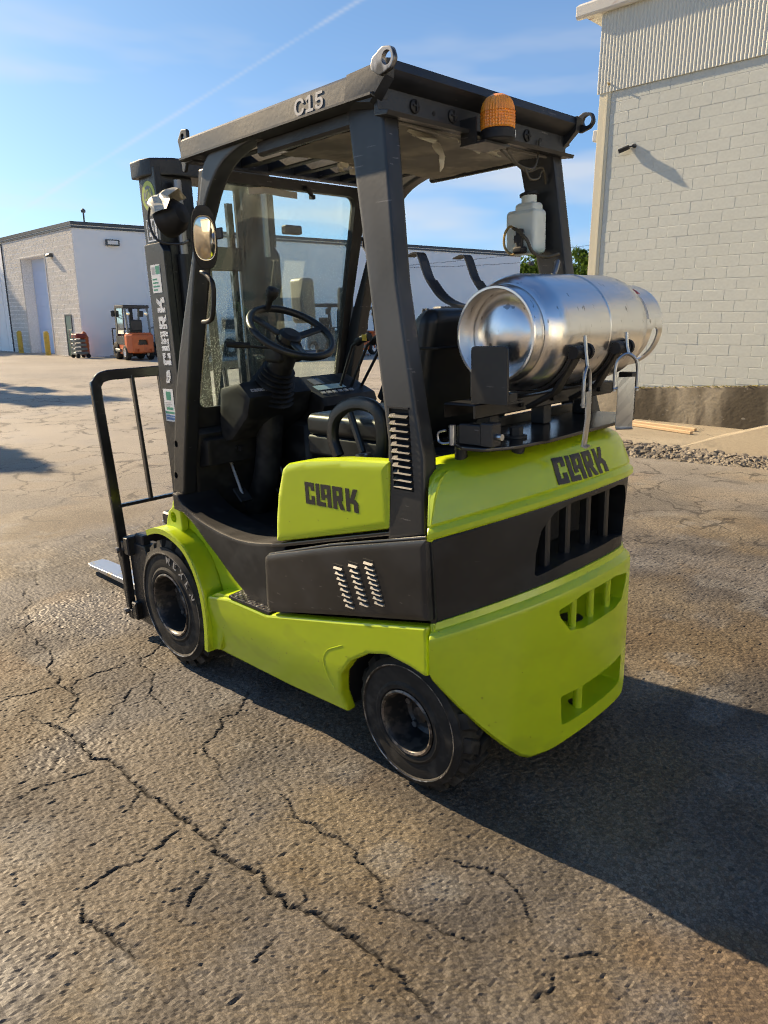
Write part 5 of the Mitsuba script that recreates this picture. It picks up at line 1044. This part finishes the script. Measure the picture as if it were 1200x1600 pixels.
add('latch_pin', join(cyl((-0.115, 0.415, 1.118), (-0.115, 0.415, 1.172), 0.010, 14), tube([(-0.115, 0.415, 1.125), (-0.095, 0.43, 1.122), (-0.078, 0.43, 1.128), (-0.078, 0.43, 1.150), (-0.10, 0.425, 1.158)], 0.0035, 8, k=4), cyl((-0.14, 0.41, 1.165), (-0.22, 0.41, 1.165), 0.006, 10), cyl((-0.255, 0.405, 1.150), (-0.272, 0.405, 1.150), 0.009, 10)), 'm_galv', rk, tf=FK)
for x0, x1, y0, y1, z1 in ((-0.15, -0.10, 0.25, 0.29, 1.187), (-0.13, -0.08, -0.32, -0.27, 1.187), (-0.14, -0.09, -0.04, 0.0, 1.187), (-0.27, -0.22, -0.34, -0.31, 1.26)):
    add('stand', box(x0, x1, y0, y1, 1.1225, z1, 0.003), 'm_black', rk, tf=FK)
add('rear_flange', box(-0.045, -0.035, -0.33, 0.30, 1.112, 1.150, 0.002), 'm_black', rk, tf=FK)
add('end_stop', join(prism(round_poly([(-0.145, 1.232), (-0.145, 1.378), (-0.262, 1.378), (-0.262, 1.232)], [0.004, 0.014, 0.014, 0.004]), 'y', 0.362, 0.371, 0.0015), box(-0.262, -0.145, 0.29, 0.371, 1.2285, 1.234), box(-0.262, -0.255, 0.325, 0.3615, 1.2345, 1.255)), 'm_black', rk, tf=FK)
TX, TZ, TR = -0.191, 1.404, 0.1565
for y in (0.175, -0.055):
    a = np.radians(np.linspace(200, 340, 22))
    pth = np.stack([TX+(TR+0.006)*np.cos(a), np.full(22, y), TZ+(TR+0.006)*np.sin(a)], 1)
    add('saddle', sweep(pth, rect(0.05, 0.008), up=(0, 0, 1)), 'm_black', rk, 35, tf=FK)
    # strap thrown open towards the seat
    sp_ = np.array([(0.300, 1.640), (0.262, 1.648), (0.246, 1.630), (0.225, 1.58), (0.200, 1.545), (0.165, 1.510), (0.118, 1.487), (0.060, 1.477), (0.0, 1.478)])
    dx = -0.055
    yy_ = y
    sp_ = smooth_path(np.stack([sp_[:, 0]+dx, np.full(9, yy_), sp_[:, 1]], 1), 5)
    s1 = add('strap', sweep(sp_, rect(0.042, 0.004), up=(0, 0, 1)), 'm_black', rk, 35, tf=FK)
    inn_ = sp_[18:38]+np.array([0, 0, 0.005]); add('strap_pad', sweep(inn_, rect(0.046, 0.006), up=(0, 0, 1)), 'm_plastic', s1, 35, tf=FK)
    add('strap_link', join(box(-0.03, 0.02, yy_-0.02, yy_+0.02, 1.40, 1.478), box(-0.04, 0.0, yy_-0.015, yy_+0.015, 1.22, 1.42)), 'm_black', rk, tf=FK)
    add('saddle_arm', sweep(np.array([(-0.20, y, 1.20), (-0.285, y, 1.245), (-0.347, y, 1.345)]), rect(0.034, 0.012, 0.002), up=(1, 0, 0)), 'm_black', rk, tf=FK)
    add('hinge_boss', join(cyl((-0.352, y-0.032, 1.352), (-0.352, y+0.032, 1.352), 0.017, 16), cyl((-0.352, y-0.045, 1.352), (-0.352, y-0.034, 1.352), 0.022, 16)), 'm_plastic', rk, tf=FK)
    # latch handle hanging from its hook bolt
    o = np.array([-0.372, y, 0.0])
    zt, zm, zb = (1.335, 1.250, 1.125) if y < 0 else (1.315, 1.230, 1.105)
    rod = tube([o+[0.004, 0, 1.395], o+[0.0, 0, 1.355], o+[-0.006, 0, zt]], 0.0055, 8)
    zt, zm, zb = (1.335, 1.250, 1.125) if y < 0 else (1.315, 1.230, 1.105)
    wv = 0.032 if y < 0 else 0.027
    ang = -48 if y < 0 else 12
    yoke = tube([o+[-0.006, -wv, zm-0.02], o+[-0.006, -wv, zt-0.045], o+[-0.006, -wv*0.75, zt-0.015], o+[-0.006, 0, zt], o+[-0.006, wv*0.75, zt-0.015], o+[-0.006, wv, zt-0.045], o+[-0.006, wv, zm-0.02]], 0.0052, 8, k=4)
    lever = sweep(np.array([o+[-0.010, 0, zm+0.02], o+[-0.012, 0, zm-0.05], o+[-0.004, 0, zb], o+[-0.016, 0, zb-0.004]]), rect(2*wv-0.016, 0.004), up=(1, 0, 0))
    pin = cyl(o+[-0.006, -wv-0.004, zm-0.012], o+[-0.006, wv+0.004, zm-0.012], 0.0055, 10)
    hm_ = join(rot(join(yoke, lever, pin), (0, 0, 1), ang, o), rod)
    add('latch_handle', hm_, 'm_galv', rk, 35, tf=FK)

# ================================================================ the gas cylinder lying in its cradle
gc = thing('gas_cylinder', 'silver aluminium gas cylinder lying in the cradle behind the seat of the lime forklift', 'gas cylinder')
cax = (0, -1, 0); co = (TX, 0.331, TZ)
bp_ = [(0.0, 0.014), (0.03, 0.016), (0.06, 0.022), (0.085, 0.034), (0.103, 0.050), (0.1155, 0.066), (0.1265, 0.050), (0.129, 0.042), (0.142, 0.058), (0.152, 0.082), (0.1565, 0.110), (0.1565, 0.330), (0.1580, 0.333), (0.1583, 0.337), (0.1580, 0.341), (0.1565, 0.344), (0.1565, 0.520), (0.153, 0.555), (0.142, 0.590), (0.125, 0.615), (0.09, 0.632), (0.0, 0.645)]
add('body', lathe(bp_, co, cax, 96), 'm_tank', gc, True, tf=FK)
add('foot_ring', lathe([(0.1165, 0.062), (0.1165, 0.004), (0.119, 0.0), (0.1245, 0.0), (0.127, 0.004), (0.1275, 0.026), (0.130, 0.032), (0.1275, 0.040), (0.126, 0.062), (0.1165, 0.062)], co, cax, 80), 'm_tank', gc, 40, tf=FK)
# collar: an open rolled sheet with a hand hole
na, hh = 90, 12
aa = np.linspace(0, 2*math.pi, na, endpoint=False)
col_m = man(lathe([(0.121, 0.585), (0.126, 0.585), (0.127, 0.70), (0.1285, 0.728), (0.1255, 0.732), (0.1215, 0.70), (0.121, 0.585)], co, cax, 80))
cut = man(rbox(TX-0.30, TX-0.02, 0.331-0.703, 0.331-0.655, TZ-0.105, TZ+0.005-0.01, 0.022, 14))
cut2 = man(rbox(TX+0.02, TX+0.30, 0.331-0.700, 0.331-0.655, TZ-0.07, TZ+0.07, 0.022, 14))
add('collar', col_m-cut-cut2, 'm_tank', gc, 35, tf=FK)
add('valve', join(cyl((TX, 0.331-0.64, TZ), (TX, 0.331-0.70, TZ), 0.018, 14), cyl((TX, 0.331-0.68, TZ), (TX+0.05, 0.331-0.68, TZ), 0.011, 12)), 'm_brass', gc, tf=FK)
def curved(polys, ang0, y0, r, m, nm, lab=None):
    v, f = poly_mesh(polys, 0.0006, 0.012)
    a = math.radians(ang0)-v[:, 1]/r; rr2 = r+0.0006+v[:, 2]
    p = np.stack([TX+rr2*np.cos(a), y0-v[:, 0], TZ+rr2*np.sin(a)], 1)
    k = add(nm, (p, f[:, ::-1]), m, gc, False, tf=FK)
    if lab: labels[k] = {'label': lab}
curved([Polygon([(0, 0), (0.045, 0), (0.045, 0.036), (0, 0.036)])], 132, 0.331-0.610, 0.127, 'm_white_paint', 'hazard_border')
curved([Polygon([(0.005, 0.004), (0.040, 0.004), (0.040, 0.032), (0.005, 0.032)])], 132.0, 0.331-0.610, 0.1282, 'm_red', 'hazard_label', 'small red hazard label')
curved([Polygon([(0, -0.085), (0.022, -0.085), (0.026, -0.012), (0.004, -0.012)])], 132, 0.331-0.612, 0.127, 'm_grey_print', 'faded_label')

# ================================================================ the rest of the yard
mat('m_orange', mikit.proc(lambda p, n, uv: MIX((0.55, 0.12, 0.025), (0.40, 0.10, 0.03), F1(p.x*4, p.y*4, p.z*4, 3))), 0.45)
mat('m_cab_grey', (0.17, 0.18, 0.165), 0.45)
mat('m_dull_red', (0.22, 0.04, 0.03), 0.5)
mat('m_dark', (0.025, 0.027, 0.028), 0.5)
mat('m_tarp', (0.50, 0.50, 0.46), 0.7)
mat('m_blue_paint', (0.05, 0.09, 0.22), 0.5)
scene['m_pane'] = {'type': 'thindielectric', 'specular_transmittance': col(0.70, 0.80, 0.78)}
def yard_forklift(pos, heading, label, paint, cab, sc=1.0, mast_h=2.1, group=None):
    """A forklift standing further back: x forward, y left."""
    k = thing('forklift', label, 'forklift', group)
    c, s = math.cos(heading), math.sin(heading); R = np.array([[c, -s, 0], [s, c, 0], [0, 0, 1]])
    tf = lambda v: (v*sc)@R.T+np.asarray(pos)
    def p(nm, m, mt, parent=None, smooth=35): return add(nm, m, mt, parent or k, smooth, tf=tf)
    cwp = round_poly([(-0.30, 0.55), (-0.62, 0.42), (-0.68, 0.0), (-0.62, -0.42), (-0.30, -0.55), (0.0, -0.55), (0.0, 0.55)], 0.08)
    body = man(prism(cwp, 'z', 0.30, 1.02, 0.05))
    body = body-man(prism(round_poly([(0.22, 0.62), (0.16, 0.82), (-0.16, 0.82), (-0.22, 0.62)], 0.03), 'x', -1.0, -0.5))-box(-0.9, -0.55, 0.18, 0.34, 0.34, 0.46)-box(-0.9, -0.55, -0.34, -0.18, 0.34, 0.46)
    b = p('counterweight', body, paint)
    p('grille', box(-0.52, -0.49, -0.25, 0.25, 0.6, 0.84), 'm_dark', b)
    p('tail_trim', prism(round_poly([(-0.30, 0.50), (-0.55, 0.38), (-0.60, 0), (-0.55, -0.38), (-0.30, -0.50), (0.2, -0.50), (0.2, 0.5)], 0.08), 'z', 1.0, 1.09, 0.03), paint)
    for y in (0.36, -0.36): p('tail_lamp', box(-0.60, -0.50, y-0.05, y+0.05, 0.86, 0.96, 0.01), 'm_red')
    p('frame', prism(round_poly([(-0.1, 0.42), (0.0, 0.95), (0.55, 0.98), (0.62, 0.66), (1.35, 0.62), (1.35, 0.25), (0.4, 0.22)], 0.04), 'y', -0.5, 0.5, 0.02), paint)
    p('side_step', box(0.55, 1.1, 0.45, 0.60, 0.32, 0.44, 0.02), 'm_cab_grey')
    p('hood', prism(round_poly([(-0.2, 0.95), (-0.2, 1.08), (0.5, 1.05), (0.55, 0.9)], 0.04), 'y', -0.42, 0.42, 0.03), 'm_dark')
    p('seat', join(rbox(0.05, 0.5, -0.25, 0.25, 1.08, 1.2, 0.04, 10), rbox(0.0, 0.12, -0.24, 0.24, 1.15, 1.6, 0.04, 10)), 'm_dark')
    for y in (0.45, -0.45):
        p('rear_post', sweep(np.array([(-0.28, y, 1.0), (-0.05, y, 2.08)]), rect(0.09, 0.07, 0.01), up=(0, 1, 0)), 'm_cab_grey' if cab else 'm_dark')
        p('front_post', sweep(np.array([(1.22, y, 0.6), (0.95, y, 2.08)]), rect(0.09, 0.07, 0.01), up=(0, 1, 0)), 'm_cab_grey' if cab else 'm_dark')
        p('mirror', rbox(1.02, 1.06, y*1.3-0.08, y*1.3+0.08, 1.72, 1.96, 0.03, 8), 'm_dark')
        p('lamp', lathe([(0, 0), (0.06, 0.01), (0.07, 0.08), (0, 0.09)], (-0.10, y*0.8, 1.84), (-1, 0, 0), 14), 'm_chrome')
    p('roof', prism(round_poly([(-0.12, 2.04), (-0.12, 2.17), (0.98, 2.17), (1.02, 2.08), (0.98, 2.04)], 0.03), 'y', -0.52, 0.52, 0.02), 'm_dark')
    if cab:
        d_ = p('cab_door', join(box(0.0, 1.12, 0.49, 0.52, 0.62, 0.95), box(0.0, 0.06, 0.49, 0.52, 0.95, 2.06), box(0.86, 0.94, 0.49, 0.52, 0.95, 2.06)), 'm_dark')
        p('pane', box(0.06, 0.86, 0.503, 0.506, 0.95, 2.05), 'm_pane', d_, False)
    for x, r, w in ((1.15, 0.36, 0.26), (-0.02, 0.31, 0.2)):
        for s2 in (1, -1):
            y0 = s2*0.58
            wk = p('wheel', lathe([(0.17, 0), (r*0.8, 0), (r*0.96, -0.03), (r, -0.07), (r, -w+0.05), (r*0.9, -w), (0.17, -w), (0.17, 0)], (x, y0, r), (0, s2, 0), 30), 'm_rubber')
            p('rim', lathe([(0.17, -0.01), (0.15, -0.01), (0.13, -0.07), (0.05, -0.05), (0, -0.05), (0, -w), (0.17, -w), (0.17, -0.01)], (x, y0, r), (0, s2, 0), 24), 'm_white_paint' if x < 0.5 else 'm_dark', wk)
    for s2 in (1, -1):
        y0, y1 = sorted((s2*0.22, s2*0.36))
        p('mast_rail', join(box(1.45, 1.60, y0, y1, 0.1, mast_h), box(1.47, 1.58, y0+0.01, y1-0.01, mast_h, mast_h+0.08)), 'm_dark')
    for z in (mast_h+0.08, mast_h*0.6, 0.5): p('mast_bar', box(1.46, 1.52, -0.22, 0.22, z-0.07, z), 'm_dark')
    p('carriage', join(*[box(1.66, 1.71, -0.5, 0.5, z, z+0.09) for z in (0.2, 0.55)], *[box(1.66, 1.70, y-0.02, y+0.02, 0.6, 1.25) for y in (-0.48, -0.16, 0.16, 0.48)], box(1.66, 1.70, -0.5, 0.5, 1.22, 1.26)), 'm_dark')
    for y in (0.3, -0.3): p('fork', box(1.68, 2.7, y-0.06, y+0.06, 0.06, 0.11), 'm_worn_steel')
    return k
yard_forklift((26.55, -11.85, 0), math.radians(-8), 'orange cab forklift parked by the white side wall, beside the corner of the warehouse', 'm_orange', True, 0.98)
yard_forklift((27.0, -14.1, 0), math.radians(4), 'dark forklift behind the orange cab forklift, its black mast rising beside it', 'm_dark', False, 1.0, 2.25)
yard_forklift((24.6, -19.9, 0), math.radians(178), 'grey forklift with a tall black mast, seen through the windscreen beside the lever', 'm_cab_grey', False, 1.05, 2.7)
yard_forklift((24.2, -22.1, 0), math.radians(100), 'orange open forklift seen between the front and rear posts on the far side', 'm_orange', False, 1.0, 2.0)
yard_forklift((20.6, -24.6, 0), math.radians(60), 'dark forklift seen just above the backrest of the lime forklift', 'm_dark', False, 1.0, 2.0)
# pickup trucks parked along the wall, seen through the windscreen
def pickup(pos, heading, label, paint):
    k = thing('parked_pickup', label, 'pickup truck')
    c, s = math.cos(heading), math.sin(heading); R = np.array([[c, -s, 0], [s, c, 0], [0, 0, 1]]); tf = lambda v: v@R.T+np.asarray(pos)
    def p(nm, m, mt, parent=None): return add(nm, m, mt, parent or k, 35, tf=tf)
    low = man(prism(round_poly([(-2.6, 0.5), (-2.6, 1.05), (0.9, 1.08), (2.4, 1.0), (2.6, 0.85), (2.6, 0.45)], 0.1), 'y', -0.95, 0.95, 0.06))
    for x in (-1.6, 1.7): low = low-man(cyl((x, -2, 0.4), (x, 2, 0.4), 0.46, 24))
    low = low-box(-2.5, -0.75, -0.82, 0.82, 0.7, 1.3)
    p('body', low, paint)
    cab = man(prism(round_poly([(-0.70, 1.05), (-0.62, 1.72), (0.35, 1.75), (1.05, 1.05)], 0.1), 'y', -0.82, 0.82, 0.06))
    p('cab', cab, paint)
    for s2 in (1, -1): p('side_window', prism([(-0.52, 1.12), (-0.48, 1.62), (0.32, 1.64), (0.80, 1.12)], 'y', s2*0.80, s2*0.825), 'm_dark')
    p('rear_window', box(-0.71, -0.66, -0.62, 0.62, 1.18, 1.60), 'm_dark')
    for x in (-1.6, 1.7):
        for s2 in (1, -1):
            w = p('wheel', lathe([(0.2, 0), (0.36, 0), (0.39, -0.04), (0.39, -0.2), (0.2, -0.24), (0.2, 0)], (x, s2*0.93, 0.39), (0, s2, 0), 28), 'm_rubber')
            p('rim', lathe([(0.2, -0.01), (0.05, -0.03), (0, -0.03), (0, -0.2), (0.2, -0.2), (0.2, -0.01)], (x, s2*0.93, 0.39), (0, s2, 0), 20), 'm_steel', w)
pickup((27.6, -17.6, 0), math.radians(-82), 'pale pickup truck parked along the white wall, seen through the windscreen', 'm_tarp')
# floor scrubber / cart by the green door
ct = thing('sweeper_cart', 'small grey and red push cart by the green door at the warehouse corner', 'cart')
cp = np.array([30.0, -10.75, 0.0])
def cpart(nm, m, mt): add(nm, m, mt, ct, 35, tf=lambda v: v+cp)
for i in range(4): cpart('tray', box(-0.28, 0.28, -0.42+0.03*i, 0.10, 0.14+0.17*i, 0.26+0.17*i, 0.02), 'm_cab_grey')
cpart('hopper', rbox(-0.30, 0.25, -0.36, 0.06, 0.82, 1.0, 0.04, 10), 'm_dull_red')
cpart('tank', lathe([(0, 0.1), (0.16, 0.12), (0.17, 0.85), (0.1, 1.0), (0.05, 1.08), (0, 1.1)], (0.0, -0.40, 0), n=20), 'm_orange')
cpart('handle', tube([(-0.2, 0.1, 0.2), (-0.2, 0.14, 1.08), (-0.15, 0.14, 1.15), (0.15, 0.14, 1.15), (0.2, 0.14, 1.08), (0.2, 0.1, 0.2)], 0.018, 8), 'm_steel')
for x in (-0.26, 0.26):
    for y in (-0.4, 0.04): cpart('wheel', cyl((x-0.03, y, 0.09), (x+0.03, y, 0.09), 0.09, 16), 'm_rubber')

# overhead cables
def cable(a, b, sag, label, r=0.011):
    t = np.linspace(0, 1, 40)[:, None]; a, b = np.array(a, float), np.array(b, float)
    p = a*(1-t)+b*t; p[:, 2] -= sag*4*(t*(1-t))[:, 0]
    k = thing('overhead_cable', label, 'cable', 'cables slung in front of the white wall')
    add('line', tube(p, r, 6), 'm_dark', k); return k, p
cable((27.32, -26.8, 4.36), (20.7, -42.0, 6.50), 0.15, 'upper of the two dark cables strung across in front of the white wall')
k, p = cable((27.32, -26.8, 4.33), (20.7, -42.0, 5.80), 0.25, 'lower of the two dark cables, with a small black splice box on it')
q = p[21]
add('splice_box', rbox(q[0]-0.12, q[0]+0.12, q[1]-0.14, q[1]+0.14, q[2]-0.20, q[2]+0.02, 0.04, 8), 'm_dark', k)

# ---------------- trees
def leaf_mat(nm, a, b):
    scene[nm] = {'type': 'principledthin', 'base_color': mikit.proc(lambda p, n, uv: MIX(a, b, F1(p.x*1.7, p.y*1.7, p.z*1.7, 3))), 'roughness': 0.5, 'diff_trans': 0.9, 'spec_trans': 0.0}
leaf_mat('m_leaf', (0.055, 0.10, 0.018), (0.11, 0.17, 0.03))
mat('m_bark', (0.10, 0.075, 0.05), 0.9)
def tree(pos, h, cr, seed, label, n=2600, leaf=0.22, trunk_r=0.2, group='trees round the yard', low=0.30):
    r = np.random.default_rng(seed); k = thing('tree', label, 'tree', group); pos = np.asarray(pos, float)
    limbs = [tube(smooth_path([pos+[0, 0, -0.3], pos+[0.1, 0.05, h*0.25], pos+[0.0, 0.1, h*0.55], pos+[0.1, 0, h*0.85]], 4), trunk_r, 8)]
    cs = []
    for i in range(26):
        a = r.uniform(0, 2*math.pi); u = r.uniform(low, 1.0); rad = cr*(1-0.75*abs(u-0.55)**1.3/0.5)*r.uniform(0.35, 1.0)
        c = pos+np.array([rad*math.cos(a), rad*math.sin(a), h*u]); cs.append((c, cr*r.uniform(0.20, 0.42)))
        limbs.append(tube([pos+[0, 0, h*u*0.6], pos*0.5+c*0.5+[0, 0, -h*0.02], c], trunk_r*0.22, 5))
    add('trunk', join(*limbs), 'm_bark', k)
    V = []
    for c, rad in cs:
        m = int(n/26*(rad/cr/0.3)**1.5)+8; d = r.normal(0, 1, (m, 3)); d /= np.linalg.norm(d, axis=1, keepdims=True)
        ctr = c+d*rad*r.uniform(0.35, 1.05, (m, 1))*[1, 1, 0.8]
        n1 = r.normal(0, 1, (m, 3)); n1 /= np.linalg.norm(n1, axis=1, keepdims=True); n2 = np.cross(n1, d); n2 /= np.linalg.norm(n2, axis=1, keepdims=True)+1e-9
        s = leaf*r.uniform(0.6, 1.3, (m, 1))
        V.append(np.stack([ctr-n1*s, ctr+n2*s*0.45, ctr+n1*s, ctr-n2*s*0.45], 1))
    V = np.vstack(V); m = len(V); b = np.arange(m)*4
    F = np.concatenate([np.stack([b, b+1, b+2], 1), np.stack([b, b+2, b+3], 1)])
    add('crown', (V.reshape(-1, 3), F), 'm_leaf', k, False); return k
tree((32.5, -49.5, -0.3), 7.3, 3.0, 3, 'leafy green tree past the right end of the white wall, under the washer bottle', 5200, 0.19)
tree((31.0, -53.3, -0.3), 7.6, 2.6, 4, 'leafy green tree showing between the right rear post and the tall block building', 4200, 0.2)
# trees beyond the left edge of the picture, which shade the yard and the block front
tree((17.0, 1.25, 0), 5.9, 0.8, 31, 'small tree in the yard beyond the left edge of the picture', 900, 0.2, 0.1, low=0.72)
tree((27.5, -0.9, 0), 8.6, 1.7, 32, 'tree further out beyond the left edge of the picture', 2200, 0.26)
tree((53.5, -8.0, 0), 12.0, 4.0, 33, 'tall tree before the block front, off the left edge of the picture', 2600, 0.30)
tree((59.0, -8.5, 0), 12.5, 4.2, 34, 'tall tree at the far end of the block front, off the left edge', 2600, 0.30)
